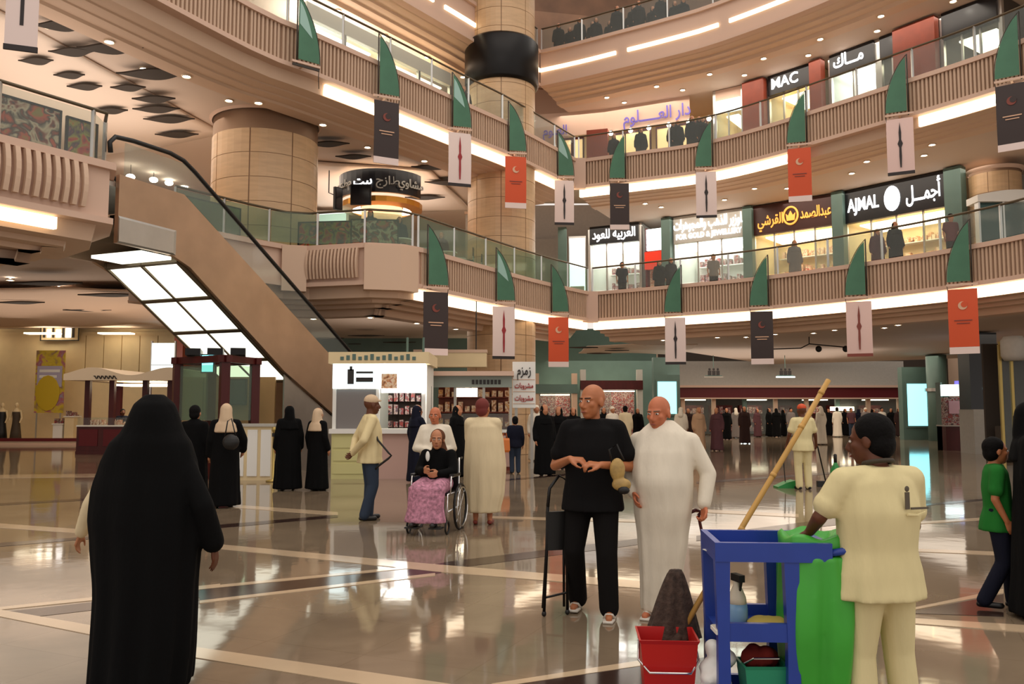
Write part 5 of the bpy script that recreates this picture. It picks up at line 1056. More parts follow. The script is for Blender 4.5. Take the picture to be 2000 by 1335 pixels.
    if veil or (kind == 'abaya' and veil is None):
        v = MB(); vm = veil or main
        v.ell(on((0, .022, .012)), (.105 * k, .118 * k, .125 * k), 16, 10, R); v.cap(on((0, .04, .0)), .100 * k, J['neck'] + V(0, .02, .01) * k, .115 * k, 16); robe(v, [(1.50 * k, .11 * k, .10 * k, 0, .015), (1.40 * k, .20 * k, .15 * k, 0, .01), (1.26 * k, .225 * k, .175 * k, 0, .01)], 40, 9, .06, sd + 3)
        solid('veil', v, vox, vm, rt, 3)
    elif hair and hair != 'bald':
        h = MB()
        if hair_style == 'short':
            h.ell(on((0, .028, .042)), (.100 * k, .112 * k, .108 * k), 16, 10, R); h.ell(on((0, .050, -.02)), (.094 * k, .080 * k, .090 * k), 14, 8, R)
        elif hair_style == 'fringe':
            h.ell(on((0, .030, .026)), (.082 * k, .090 * k, .080 * k), 16, 10, R); h.ell(on((0, .060, -.03)), (.074 * k, .045 * k, .060 * k), 14, 8, R)
        elif hair_style == 'cap':
            h.ell(on((0, .010, .062)), (.094 * k, .108 * k, .085 * k), 18, 10, R); h.ell(on((0, -.075, .055)), (.07 * k, .07 * k, .014 * k), 14, 6, R)
        elif hair_style == 'ghutra':
            h.ell(on((0, .02, .04)), (.098 * k, .112 * k, .098 * k), 16, 10, R); h.cap(on((0, .06, .02)), .085 * k, J['neck'] + V(0, .07, -.05) * k, .12 * k, 14)
        solid('hair' if hair_style in ('short', 'fringe') else 'head_cover', h, min(vox, .012), hair, rt, 2)
    return rt, J, k

# ---- foreground: woman in a black abaya walking away
loc = V(-2.12, 5.0, 0)
rows = [(1.69, .05, .06, -.02, .02), (1.655, .105, .115, -.02, .02), (1.58, .135, .14, -.02, .02), (1.50, .160, .15, -.02, .02), (1.39, .245, .185, 0, .01), (1.27, .285, .20, .01, 0), (1.14, .315, .215, .02, 0), (.98, .325, .225, .02, 0), (.84, .315, .225, .01, 0), (.55, .288, .235, .0, 0), (.28, .284, .25, .005, 0), (.06, .275, .27, .015, .0), (.02, .27, .275, .02, 0)]
rt, J, k = person('woman in a wide black abaya and veil walking away, beside a beige sleeve', loc, 1.66, 178, 'abaya', 'black_cloth', robe_rows=rows, fold=(13, .12), vox=.013, hd=True, veil='black_cloth', pose=dict(eR=(-.36, .06, 1.10), wR=(-.40, -.02, .86), eL=(.27, -.02, 1.12), wL=(.22, -.18, 1.0)), hdir={'R': ((-.1, -.15, -1), (1, 0, 0), 1, .3)}, skin='skin_dark', seed=4)
tr = MB(); robe(tr, [(.16, .20, .16, .10, -.26), (.02, .23, .20, .12, -.30)], 40, 7, .08, 5); solid('trailing_hem', tr, .014, 'black_cloth', rt, 2)
# companion hidden behind her, one beige sleeve swinging out
person('person in beige robe mostly hidden by the wide black abaya, one hand swinging', V(-2.52, 5.75, 0), 1.48, 180, 'thobe', 'thobe_cream', vox=.018, hd=True, pose=dict(sL=(.2, .02, 1.42), eR=(-.26, .03, 1.16), wR=(-.26, 0, .95), eL=(.37, .0, 1.14), wL=(.47, -.06, .90)), hair='hair_black', width=.75, fold=(9, .05))
# ---- man in black T-shirt carrying a folding stool
p = PZ(1160, 1204)
rt, J, k = person('bald man in black T-shirt and trousers holding a small bag at his chest', V(p.x, p.y, 0), 1.79, -14, 'casual', 'tee_black', skin='skin_tan', hair='bald', headyaw=-30, vox=.013, hd=True, face=True, width=1.12, belly=.15, lower='trouser_black', shoes='sandal_white',
    pose=dict(eL=(.29, .04, 1.13), wL=(.10, -.25, 1.16), eR=(-.30, .03, 1.13), wR=(-.13, -.25, 1.20), kL=(.11, -.06, .49), aL=(.12, -.03, .08), hR=(-.1, .03, .91), kR=(-.15, .0, .50), aR=(-.16, .22, .09)), hdir={'L': ((-.85, -.45, .1), (-.2, .3, -1), 1, .75), 'R': ((.9, -.3, -.05), (.1, .3, -1), -1, .75)})
g = thing('small_bag', 'small golden and black pouch with strap in the hands of the man in black', 'bag', V(p.x + .16, p.y - .27, 1.10), math.radians(-14)); solid('pouch', MB().ell((0, 0, .05), (.06, .035, .09), 14, 8).ell((.03, 0, -.06), (.075, .04, .05), 14, 8), .008, mat('pouch_gold', S(176, 144, 84), .5, noise=.2, nscale=20), g, 2); MB().path([(-.04, 0, .1), (-.06, -.01, .2), (0, -.02, .24), (.05, 0, .12)], .008, 6).build('strap', 'black', g, True); MB().ell((.05, -.03, -.1), (.045, .02, .03), 12, 6).build('camera_flap', 'black', g, True)
q = PZ(1082, 1172); g = thing('folding_stool', 'black folding stool with backrest hanging at the side of the man in black', 'stool', V(q.x, 6.78, 0), math.radians(18))
MB().rings([[Vector((x, y, z)) for x, y in ((-.085, -.02), (.085, -.02), (.085, .02), (-.085, .02))] for x0, z in ((0, .50), (.0, .62), (0, .80))]).build('seat', 'black', g)
for sx in (-1, 1): MB().path([(sx * .075, 0, .84), (sx * .085, 0, .5), (sx * (.075 if sx > 0 else .12), -.03, .03)], .013, 8).build('leg', 'black_metal', g, True); MB().path([(sx * .07, .03, .6), (sx * .09, .08, .04)], .011, 8).build('rear_leg', 'black_metal', g, True); MB().ell((sx * (.075 if sx > 0 else .12), -.03, .022), (.02, .02, .022), 8, 6).build('rubber_foot', 'black', g)
MB().path([(-.11, -.02, .14), (.08, -.02, .17)], .009, 6).build('stretcher', 'black_metal', g); MB().path([(-.075, 0, .84), (-.06, 0, .98), (.02, 0, 1.08), (.09, 0, 1.04), (.09, 0, .84)], .014, 8).build('carry_strap', 'black', g, True)
# ---- heavy man in white thobe with a cane
p = PZ(1300, 1206)
rows = [(1.52, .08, .08, 0, .0), (1.46, .15, .12, 0, .0), (1.40, .215, .16, 0, 0), (1.24, .235, .19, 0, -.03), (1.05, .240, .215, -.0, -.05), (.86, .228, .20, 0, -.04), (.6, .195, .17, -.01, -.02), (.32, .165, .155, -.03, 0), (.07, .150, .145, -.05, .02), (.055, .145, .14, -.05, .02)]
rt, J, k = person('bald heavy man in a long white thobe leaning on a dark cane', V(p.x, p.y, 0), 1.70, -24, 'thobe', 'thobe_white', robe_rows=rows, skin='skin_red', hair='bald', headyaw=-14, headpitch=6, vox=.014, hd=True, face=True, brow='brow_grey', fold=(11, .10), shoes='sandal_white', seed=21,
    pose=dict(head=(-.02, -.05, 1.62), sL=(.225, .02, 1.40), eL=(.35, .04, 1.14), wL=(.33, -.06, .90), sR=(-.215, .02, 1.40), eR=(-.27, .0, 1.12), wR=(-.2, -.16, .98), hL=(.08, .01, .9), aL=(.05, .02, .08), aR=(-.12, .0, .08), kR=(-.1, -.04, .5)), hdir={'L': ((.05, -.25, -1), (-.6, -.5, .2), -1, .95)})
MB().ell(V(-.02, -.10, 1.50) * k, (.05, .04, .03), 12, 6).build('beard_stubble', 'hair_grey', rt) if 0 else None
g0 = PD(1364, 1006, p.y - .10); g1 = PZ(1410, 1225); g = thing('walking_cane', 'dark walking cane held by the man in the white thobe', 'cane', V(g1.x, g1.y, 0)); t = g0 - V(g1.x, g1.y, 0)
MB().path([t, t * .5, (0, 0, .01)], .012, 8).build('shaft', 'darkwood', g, True); MB().path([t + V(-.07, 0, .02), t + V(-.02, 0, .04), t + V(.02, 0, .03), t], .014, 8).build('handle', 'darkwood', g, True); MB().lathe([(.016, 0), (.016, .04)], (0, 0, 0), 8).build('ferrule', 'black', g)
# ---- cleaner in cream uniform holding the cart
wl = V(1.775, 4.16, 0)
rt, J, k = person('cleaner with black hair in short sleeved cream uniform gripping the blue cart', wl, 1.555, 198, 'uniform', 'uniform', skin='skin_dark', lower='uniform', hair='hair_black', headyaw=34, headpitch=6, vox=.012, hd=True, face=True, width=1.24, belly=.22, seed=31,
    pose=dict(head=(0, -.04, 1.63), sL=(.215, .0, 1.42), eL=(.33, -.06, 1.22), wL=(.31, -.17, 1.13), sR=(-.215, .02, 1.42), eR=(-.29, -.05, 1.15), wR=(-.20, -.28, 1.05), kL=(.12, -.03, .49), kR=(-.12, -.01, .49), aL=(.13, .02, .08), aR=(-.13, .04, .08)), hdir={'L': ((.15, -.7, -.35), (0, -.4, -.9), 1, .5), 'R': ((0, -1, -.2), (0, 0, -1), 1, .7)})
MB().path([V(.075 * math.cos(a), .02 + .07 * math.sin(a), 1.515 + .015 * math.sin(a)) * k for a in [i * PI / 9 for i in range(18)]], .012, 6, True).build('collar_band', mat('collar_dark', S(60, 50, 36), .7), rt, True)
emb = MB(); emb.b2((-.012, -.003, -.02), (.012, .003, .06)); emb.ell((0, 0, .075), (.014, .004, .014), 8, 6); emb.b2((.02, -.003, -.022), (.12, .003, -.012)); e = emb.build('back_emblem', mat('emblem_ink', S(90, 80, 66), .7), rt); e.location = (-.035 * k, .186 * k, 1.30 * k); e.rotation_euler = (0, 0, PI)
MB().path([V(-.17, .165, 1.255) * k, V(-.10, .185, 1.245) * k, V(-.03, .190, 1.25) * k], .006, 5).build('yoke_seam', 'uniform', rt)
# ---- boy in green and woman in black at the hall side
p = PZ(1958, 1188); person('boy in green T-shirt and dark shorts beside a woman in black', V(p.x, p.y, 0), 1.36, 70, 'casual', 'green_tee', lower='navy', skin='skin_tan', headyaw=10, vox=.016, hd=True, face=True, pose=dict(eL=(.22, -.02, 1.12), wL=(.16, -.20, 1.05), eR=(-.22, .06, 1.14), wR=(-.22, -.04, .92), aL=(.1, -.12, .08), kL=(.1, -.1, .49), aR=(-.1, .18, .1)))
p = PZ(2034, 1204); person('woman in a flowing black abaya standing close to the boy in green', V(p.x, p.y, 0), 1.66, 60, 'abaya', 'black_cloth', vox=.018, width=1.25, fold=(11, .10))
# ---- middle distance
def gp(px, y, **kw): q = PZ(px, y); return V(q.x, q.y, 0)
rt, J, k = person('man in knitted cap, cream jacket and jeans with hands clasped behind him', gp(722, 1014), 1.80, 112, 'casual', 'cream_shirt', lower='denim', skin='skin_dark', hair='scarf_cream', hair_style='cap', vox=.014, hd=True, sleeve='long', width=1.08, belly=.2, headyaw=6, seed=41,
    pose=dict(eL=(.28, .16, 1.13), wL=(.06, .25, .96), eR=(-.28, .16, 1.13), wR=(-.04, .27, .94), aL=(.10, .0, .08), aR=(-.10, .10, .08)), hdir={'L': ((-.9, .2, -.2), (0, .9, .1), 1, .4), 'R': ((.9, .2, -.3), (0, .9, .1), -1, .4)})
g = thing('bent_strap', 'black strap hanging in a wide bend in front of the man in jeans', 'strap', V(-2.09 + .10, 12.40, 0)); MB().path([(-.02, 0, 1.30), (.04, -.03, 1.16), (.20, -.06, .98), (.24, -.06, .94), (.20, -.06, .90), (.04, -.03, .78), (-.02, 0, .72)], .016, 6).build('strap_loop', 'black', g, True)
person('woman in black abaya with broad veil standing beside the brass queue post', gp(562, 957), 1.68, 205, 'abaya', vox=.02, width=1.1)
person('woman in black abaya with cream head scarf next to another in black', gp(619, 957), 1.63, 150, 'abaya', vox=.02, veil='scarf_cream')
person('woman in black abaya and cream scarf walking beside the pale low counter', gp(437, 990), 1.70, 195, 'abaya', vox=.02, veil='scarf_cream', pose=dict(eR=(-.30, .0, 1.14), wR=(-.28, -.12, .95)))
g = thing('shoulder_bag', 'black shoulder bag carried by the woman in the cream scarf', 'bag', gp(459, 992) + V(-.03, -.2, 0)); solid('bag_body', MB().ell((0, 0, 1.08), (.14, .08, .13), 14, 8), .012, 'black', g, 2); MB().path([(-.1, 0, 1.16), (-.06, 0, 1.42), (.0, 0, 1.46), (.08, 0, 1.16)], .01, 6).build('strap', 'black', g, True)
person('person with dark head and dark robe just beyond the wide black abaya', gp(376, 985), 1.66, 180, 'thobe', 'black_cloth', vox=.02)
# wheelchair with a seated woman, the man pushing it and the man in the cloak
wc = V(-1.02, 11.45, 0); wa = math.radians(-12); r = thing('wheelchair', 'chrome wheelchair carrying a woman in a pink floral skirt', 'wheelchair', wc, wa)
for s in (-1, 1):
    MB().path([(s * .29, .18 + .30 * math.cos(a), .30 + .30 * math.sin(a)) for a in [i * PI / 14 for i in range(28)]], .018, 6, True).build('rear_wheel', 'black', r, True); MB().path([(s * .32, .18 + .26 * math.cos(a), .30 + .26 * math.sin(a)) for a in [i * PI / 12 for i in range(24)]], .009, 6, True).build('push_rim', 'chrome', r, True)
    for i in range(8): a = i * PI / 4; MB().path([(s * .29, .18, .30), (s * .29, .18 + .29 * math.cos(a), .30 + .29 * math.sin(a))], .003, 4).build('spoke', 'chrome', r)
    MB().path([(s * .26, -.34 + .08 * math.cos(a), .085 + .08 * math.sin(a)) for a in [i * PI / 8 for i in range(16)]], .014, 6, True).build('caster_wheel', 'black', r, True)
    MB().path([(s * .25, .26, .95), (s * .25, .24, .50), (s * .25, -.30, .50), (s * .25, -.34, .16)], .012, 8).path([(s * .25, .24, .50), (s * .25, .22, .30), (s * .25, -.28, .28)], .012, 8).build('side_frame', 'chrome', r, True)
    MB().path([(s * .27, .22, .72), (s * .27, -.20, .72), (s * .27, -.24, .50)], .011, 8).build('armrest_tube', 'chrome', r, True); MB().b2((s * .27 - .03, -.18, .725), (s * .27 + .03, .15, .755)).build('armrest_pad', 'black', r)
    MB().path([(s * .25, .26, .93), (s * .25, .40, .94)], .016, 8).build('push_grip', 'black', r, True); MB().path([(s * .16, -.34, .45), (s * .16, -.48, .12)], .010, 6).build('footrest_tube', 'chrome', r, True); MB().b2((s * .16 - .08, -.58, .09), (s * .16 + .08, -.42, .11)).build('footplate', 'black', r)
MB().b2((-.24, -.26, .48), (.24, .22, .52)).build('seat_sling', 'black', r); MB().b2((-.24, .22, .52), (.24, .25, .93)).build('back_sling', 'black', r)
# seated woman
sp = dict(head=(0, .04, 1.20), neck=(0, .11, 1.05), chest=(0, .13, .86), waist=(0, .12, .66), pelvis=(0, .10, .60), sL=(.18, .11, 1.00), eL=(.24, .0, .78), wL=(.10, -.20, .76), sR=(-.18, .11, 1.00), eR=(-.24, .0, .78), wR=(-.10, -.22, .80), hL=(.1, .06, .60), kL=(.12, -.38, .58), aL=(.12, -.46, .19), hR=(-.1, .06, .60), kR=(-.12, -.38, .58), aR=(-.12, -.46, .19))
rt, J, k = person('seated woman in black top, brown scarf and pink floral skirt in the wheelchair', wc, 1.75, -12, 'none', skin='skin', hair=None, pose=sp, vox=.016, hd=True, face=True, headyaw=12)
g = MB(); g.cap((0, .11, 1.0), .12, (0, .12, .66), .17, 16)
for s in ('L', 'R'): g.cap(J['s' + s], .075, J['e' + s], .065); g.cap(J['e' + s], .065, J['w' + s], .05)
g.cap((-.1, -.05, .66), .10, (.1, -.05, .66), .10); solid('black_top', g, .018, 'black_cloth', rt, 3)
v = MB(); v.ell((0, .075, 1.235), (.105, .105, .112), 14, 8); v.cap((0, .12, 1.17), .082, (0, .16, 1.0), .125); solid('scarf', v, .016, cloth('scarf_brown', S(96, 62, 44)), rt, 2); MB().ell((-.10, -.06, .98), (.03, .015, .07), 10, 8).build('white_tissue', 'white', rt, True)
g = MB(); g.cap((-.11, .04, .62), .12, (-.13, -.38, .57), .105, 16); g.cap((.11, .04, .62), .12, (.13, -.38, .57), .105, 16); g.cap((0, 0, .60), .11, (0, -.38, .54), .1, 16); robe(g, [(.60, .25, .12, 0, -.40), (.35, .24, .12, 0, -.44), (.16, .27, .14, 0, -.46)], 40, 8, .06, 3); solid('skirt', g, .016, mat('floral', S(176, 120, 140), .85, noise=.45, nscale=26), rt, 2)
person('man in cream shirt with folded arms standing behind the wheelchair', V(-1.12, 12.35, 0), 1.63, -8, 'casual', 'thobe_white', lower='grey_cloth', skin='skin_red', hair='hair_grey', hair_style='fringe', sleeve='long', vox=.015, hd=True, face=True, width=1.25, belly=.25, pose=dict(eL=(.30, -.02, 1.12), wL=(.04, -.24, 1.06), eR=(-.30, -.02, 1.12), wR=(-.02, -.26, 1.10)), hdir={'L': ((-1, 0, .1), (0, .3, 1), 1, .3), 'R': ((1, 0, -.1), (0, .3, -1), 1, .3)})
rows = [(1.50, .09, .09, 0, 0), (1.45, .16, .12, 0, 0), (1.36, .245, .17, -.01, 0), (1.15, .275, .20, -.02, 0), (.8, .30, .22, -.03, 0), (.45, .285, .22, -.02, 0), (.20, .25, .21, 0, 0), (.17, .245, .205, 0, 0)]
person('man in a wide cream cloak and red head cover standing beside the wheelchair', V(-.41, 12.05, 0), 1.74, 175, 'cloak', 'thobe_cream', robe_rows=rows, hair='hair_red', vox=.014, fold=(13, .09), skin='skin_tan', shoes='shoe_red', headyaw=-20, hands=False, pose=dict(eL=(.2, -.05, 1.2), wL=(.05, -.14, 1.1), eR=(-.2, -.05, 1.2), wR=(-.05, -.14, 1.1)), seed=55)
person('woman in navy and black abaya at the corner of the white food booth', gp(814, 942), 1.70, 130, 'abaya', 'navy', vox=.022, pose=dict(eR=(-.25, -.1, 1.15), wR=(-.2, -.3, 1.1)))
person('woman in black abaya between the man with folded arms and the cloaked man', gp(893, 930), 1.70, 60, 'abaya', vox=.022)
person('woman in black abaya at the snack booth counter behind the cloaked man', gp(912, 905), 1.68, 160, 'abaya', vox=.026)
person('child in dark clothes with an orange bag near the white sign board', gp(1006, 924), 1.42, 190, 'casual', 'navy', lower='denim', vox=.022, sleeve='long')
q = gp(986, 926); g = thing('carrier_bag', 'orange carrier bag beside the child in dark clothes', 'bag', q + V(.0, -.05, 0)); MB().rings([[Vector((x * w, y * d, z)) for x, y in ((-1, -1), (1, -1), (1, 1), (-1, 1))] for z, w, d in ((.55, .10, .05), (.60, .13, .07), (.85, .12, .05), (.90, .11, .02))]).build('bag_body', mat('orange_bag', S(206, 112, 40), .5), g); MB().path([(-.06, 0, .88), (-.04, 0, 1.02), (.04, 0, 1.02), (.06, 0, .88)], .008, 6).build('handle', 'orange_bag', g, True)
person('woman in black abaya walking beside the man in the black T-shirt', gp(1064, 928), 1.72, 20, 'abaya', vox=.022, width=1.05)
person('woman in black abaya close behind another, between the sign board and the man in black', gp(1092, 916), 1.68, -20, 'abaya', vox=.024)
person('man in white thobe walking behind the women in black abayas', gp(1048, 900), 1.74, 10, 'thobe', 'thobe_white', vox=.026, hair='thobe_white', hair_style='ghutra')
person('slim person in black beside the dark shop bay', gp(1120, 905), 1.66, 0, 'abaya', vox=.026)
# second cleaner with dust pan
rt, J, k = person('cleaner in cream uniform seen from behind, sweeping among green buckets', gp(1570, 955), 1.70, 185, 'uniform', 'uniform', lower='uniform', skin='skin_dark', hair='orange', hair_style='cap', vox=.018, width=1.05, pose=dict(eL=(.28, .0, 1.13), wL=(.30, -.1, .92), eR=(-.28, .0, 1.13), wR=(-.34, -.1, .95)))
a, b = PD(1597, 872, 17.0), PZ(1613, 950); g = thing('broom', 'broom with dark head leaning from the second cleaner', 'broom', V(b.x, b.y, 0)); MB().path([(a.x - b.x, a.y - b.y, a.z), (0, 0, .1)], .014, 6).build('handle', 'black_metal', g, True); MB().b2((-.18, -.05, .0), (.18, .05, .12)).build('brush_head', 'black', g)
q = PZ(1534, 952); g = thing('dust_pan', 'low green dust pan on the floor beside the second cleaner', 'dust pan', V(q.x, q.y, 0)); MB().rings([[Vector((x, y * .16, z)) for y, z in ((-1, 0), (1, 0), (1, h), (-1, h))] for x, h in ((-.2, .03), (0, .12), (.16, .16))]).build('pan', mat('green_plastic', S(30, 130, 60), .4), g); MB().path([(.0, 0, .12), (-.03, 0, .62)], .010, 6).build('handle', 'black', g)
q = PZ(1633, 950); g = thing('cleaning_bottle', 'tall green cleaning bottle with dark cap near the second cleaner', 'bottle', V(q.x, q.y, 0)); MB().lathe([(.10, 0), (.11, .05), (.11, .35), (.05, .45), (.035, .5)], (0, 0, 0), 14).build('bottle_body', 'green_plastic', g, True); MB().lathe([(.035, .5), (.035, .66), (.02, .68)], (0, 0, 0), 12).build('cap', 'black', g, True)
# ---- far crowd on the ground floor
crowd = [(1197, 884, 1.72, 'thobe', 'thobe_white', 20, 'man in white thobe just past the shoulder of the man in black'), (1222, 880, 1.74, 'thobe', 'thobe_cream', 170, 'man in cream thobe with dark hair walking toward the dark shop'), (1246, 868, 1.66, 'abaya', 'black_cloth', 0, 'woman in black between the two bald men, far off'),
 (1331, 878, 1.70, 'thobe', 'thobe_white', 160, 'person in white shirt past the shoulder of the thobed man'), (1366, 880, 1.70, 'abaya', 'beige_dress', 10, 'woman in beige dress and scarf walking'), (1401, 880, 1.68, 'abaya', 'plum', -30, 'woman in plum coloured robe striding beside the woman in beige'), (1345, 866, 1.66, 'abaya', 'brown_dark', 0, 'woman in dark brown robe behind the white shirted person'),
 (1455, 866, 1.75, 'abaya', 'brown_dark', 0, 'tall woman in dark brown robe before the pier of the maroon banded shop'), (1503, 852, 1.68, 'abaya', 'black_cloth', 40, 'woman in black beside the lit plinth of the far shop'), (1517, 853, 1.70, 'abaya', 'black_cloth', 180, 'woman in black facing the far shop windows'), (1531, 851, 1.62, 'abaya', 'black_cloth', 90, 'shorter woman in black at the far shop windows'),
 (1546, 852, 1.70, 'thobe', 'grey_cloth', 0, 'man in grey robe partly hidden by the bamboo pole'), (1604, 868, 1.76, 'thobe', 'thobe_white', 200, 'man in white thobe close behind the second cleaner'), (1619, 850, 1.66, 'abaya', 'black_cloth', 0, 'woman in black between two men in white thobes'), (1636, 853, 1.74, 'thobe', 'thobe_white', 180, 'man in long white thobe seen from behind in the far crowd'),
 (1652, 850, 1.68, 'abaya', 'black_cloth', 20, 'woman in black next to the far man in long white thobe'), (1664, 852, 1.70, 'casual', 'plum', 0, 'man in plum shirt in the far crowd'), (1678, 850, 1.66, 'abaya', 'navy', 160, 'woman in navy robe in the far crowd'), (1692, 852, 1.72, 'thobe', 'grey_cloth', 0, 'man in grey robe near the maroon band end'),
 (1706, 850, 1.66, 'abaya', 'black_cloth', 60, 'woman in black just over the hair of the cleaner'), (1724, 851, 1.72, 'thobe', 'thobe_white', 0, 'man in white thobe just over the hair of the cleaner'), (1742, 851, 1.68, 'abaya', 'black_cloth', -40, 'woman in black next to the tall cyan screen'), (1757, 852, 1.70, 'abaya', 'brown_dark', 0, 'woman in dark brown right beside the tall cyan screen'),
 (1420, 858, 1.68, 'abaya', 'black_cloth', 0, 'woman in black beyond the woman in plum'), (1438, 855, 1.70, 'thobe', 'grey_cloth', 180, 'man in grey walking away toward the far shop'), (1480, 853, 1.66, 'abaya', 'plum', 30, 'woman in plum robe near the lit plinth'), (1180, 880, 1.68, 'abaya', 'black_cloth', 0, 'woman in black right behind the man in black T-shirt')]
for i, (px, y, H, kd, m, rz, lab) in enumerate(crowd):
    q = PZ(px, y); person(lab, V(q.x, q.y, 0), H, rz, kd, m, vox=.036, hair=('hair_black' if i % 3 else 'thobe_white'), hair_style='short' if i % 3 else 'ghutra', seed=i, fold=(9, .12), lower='denim', group='people in the far crowd')
q = PD(247, 800, 32.3); person('attendant in dark clothes behind the counter of the dark red kiosk', V(q.x, 32.0, 0), 1.62, 40, 'casual', 'navy', vox=.03, sleeve='long', skin='skin_dark')
# ---- people on the galleries
def up(lv, side, px, d, label, H=1.66, kd='abaya', m='black_cloth', rz=0, grp=None):
    e = edge_at(lv, px, side); ln = G[(lv, side)]; i = min(range(len(ln)), key=lambda j: (ln[j] - e).length); j = min(i, len(ln) - 2); t = (ln[j + 1] - ln[j]).normalized(); n = Vector((-t.y, t.x)); c = e + n * d
    person(label, V(c.x, c.y, TOP[lv] - .15), H, rz, kd, m, vox=.04, seed=px, group=grp, hair='hair_black')
for px, d, lab in [(1228, 1.6, 'veiled woman in black alone at the glass under the purple lettering'), (1296, 1.3, 'veiled woman in black in a group at the middle gallery glass'), (1308, 1.2, 'taller veiled woman in black in a group at the middle gallery glass'), (1331, 1.3, 'veiled woman in black beside a lit window on the middle gallery'), (1340, 1.5, 'veiled woman in black behind two others on the middle gallery'), (1353, 1.3, 'veiled woman in black at the end of the middle gallery group'), (1176, 1.7, 'person in black beside the red wooden pier on the middle gallery')]:
    up(2, 1, px, d, lab, 1.60 + (px % 3) * .06, grp='women at the middle gallery glass')
for px in (1072, 1086, 1098, 1112, 1126, 1141, 1155, 1170, 1184, 1199, 1213, 1228, 1243, 1258, 1272, 1287, 1303):
    up(3, 1, px, 1.0 + (px % 4) * .25, 'dark clothed person in the crowd behind the top gallery glass', 1.58 + (px % 5) * .04, grp='crowd on the top gallery')
for px, d, lab, kd, m in [(1236, 2.6, 'woman in black outside the shop with the black Arabic signboard', 'abaya', 'black_cloth'), (1264, 2.4, 'woman in black at the red signed stall', 'abaya', 'black_cloth'), (1347, 2.6, 'man in grey beside the jewellery shop glass', 'casual', 'grey_cloth'), (1505, 1.8, 'woman in grey robe outside the brown signed shop', 'abaya', 'grey_cloth'), (1652, 2.2, 'woman in dark red robe between the brown and the black signs', 'abaya', 'plum'), (1704, 1.6, 'woman in black leaning at the glass before the black signed shop', 'abaya', 'black_cloth'), (1787, 2.0, 'person in red top in front of the black signed shop', 'casual', 'maroon'), (1170, 2.2, 'person in dark clothes at the fold of the lowest gallery', 'casual', 'navy')]:
    up(1, 1, px, d, lab, 1.66, kd, m)
for px, d, lab, m in [(835, 2.2, 'woman in black among the cafe tables behind the green glass', 'black_cloth'), (880, 2.0, 'person in navy among the cafe tables behind the green glass', 'navy'), (965, 2.2, 'woman in plum among the cafe tables near the golden column', 'plum')]:
    up(1, 0, px, d, lab, 1.62, 'abaya', m)
for px, d, lab, m in [(975, 1.6, 'woman in black under the dark drum on the middle gallery', 'black_cloth'), (1035, 1.4, 'person in brown beside the dark drum on the middle gallery', 'brown_dark')]: up(2, 0, px, d, lab, 1.66, 'abaya', m)

# ------------------------------------------------------------------ blue cleaning cart and its load
mat('blue_plastic', S(34, 62, 150), .35, noise=.06, nscale=6); mat('bag_green', S(62, 165, 52), .4, noise=.12, nscale=3, bump=.3); mat('red_plastic', S(186, 18, 16), .35); mat('teal_plastic', S(38, 140, 104), .4); mat('bamboo', S(196, 150, 76), .5, noise=.1, nscale=10, stretch=(1, 1, .3)); mat('mop', S(66, 50, 42), .95, noise=.4, nscale=30, bump=.8); mat('bottle_white', S(226, 214, 190), .4); mat('bottle_blue', S(130, 170, 206), .3); mat('yellow_cloth', S(206, 180, 90), .9)
cx, cy = 1.265, 4.33; CW, CD, ch = .55, .46, .965
r = thing('cleaning_cart', 'blue plastic cleaning cart with three tiers beside the cleaner', 'cart', (cx, cy, 0), math.radians(-4))
tp = MB(); tp.b2((-CW / 2, -CD / 2, ch - .09), (CW / 2, -CD / 2 + .03, ch)); tp.b2((-CW / 2, CD / 2 - .03, ch - .09), (CW / 2, CD / 2, ch)); tp.b2((-CW / 2, -CD / 2 + .03, ch - .09), (-CW / 2 + .03, CD / 2 - .03, ch)); tp.b2((CW / 2 - .03, -CD / 2 + .03, ch - .09), (CW / 2, CD / 2 - .03, ch)); tp.b2((-CW / 2 + .03, -CD / 2 + .03, ch - .08), (.02, CD / 2 - .03, ch - .06)); tp.build('top_tray', 'blue_plastic', r)
for z, nm in ((.50, 'middle_tray'), (.14, 'base_tray')):
    t = MB(); t.b2((-CW / 2 + .02, -CD / 2 + .02, z), (.10, CD / 2 - .02, z + .03)); t.b2((-CW / 2 + .02, -CD / 2 + .01, z), (.10, -CD / 2 + .04, z + .085)); t.b2((-CW / 2 + .02, CD / 2 - .04, z), (.10, CD / 2 - .01, z + .085)); t.build(nm, 'blue_plastic', r)
MB().b2((-CW / 2 - .36, -CD / 2 + .04, .10), (CW / 2 + .02, CD / 2 - .04, .15)).build('deck', 'blue_plastic', r)
for x in (-CW / 2 + .035, .085):
    for y in (-CD / 2 + .035, CD / 2 - .035): MB().rings([[Vector((x + a, y + b, z)) for a, b in ((-w, -.03), (w, -.03), (w, .03), (-w, .03))] for z, w in ((.12, .032), (.5, .027), (ch - .06, .036))]).build('post', 'blue_plastic', r)
for y in (-CD / 2 + .02, CD / 2 - .02): MB().path([(CW / 2 - .02, y, ch - .05), (CW / 2 + .10, y, ch - .03), (CW / 2 + .16, y * .8, ch)], .018, 8).build('handle_arm', 'blue_plastic', r, True)
MB().path([(CW / 2 + .16, -CD / 2 + .06, ch), (CW / 2 + .16, CD / 2 - .06, ch)], .02, 8).build('handle_bar', 'blue_plastic', r, True)
for x in (-CW / 2 - .28, CW / 2 - .05):
    for y in (-CD / 2 + .08, CD / 2 - .08): MB().path([(x + .045 * math.cos(a), y, .05 + .045 * math.sin(a)) for a in [i * PI / 6 for i in range(12)]], .014, 6, True).lathe([(.02, .06), (.02, .11)], (x, y, 0), 8).build('caster', 'black', r)
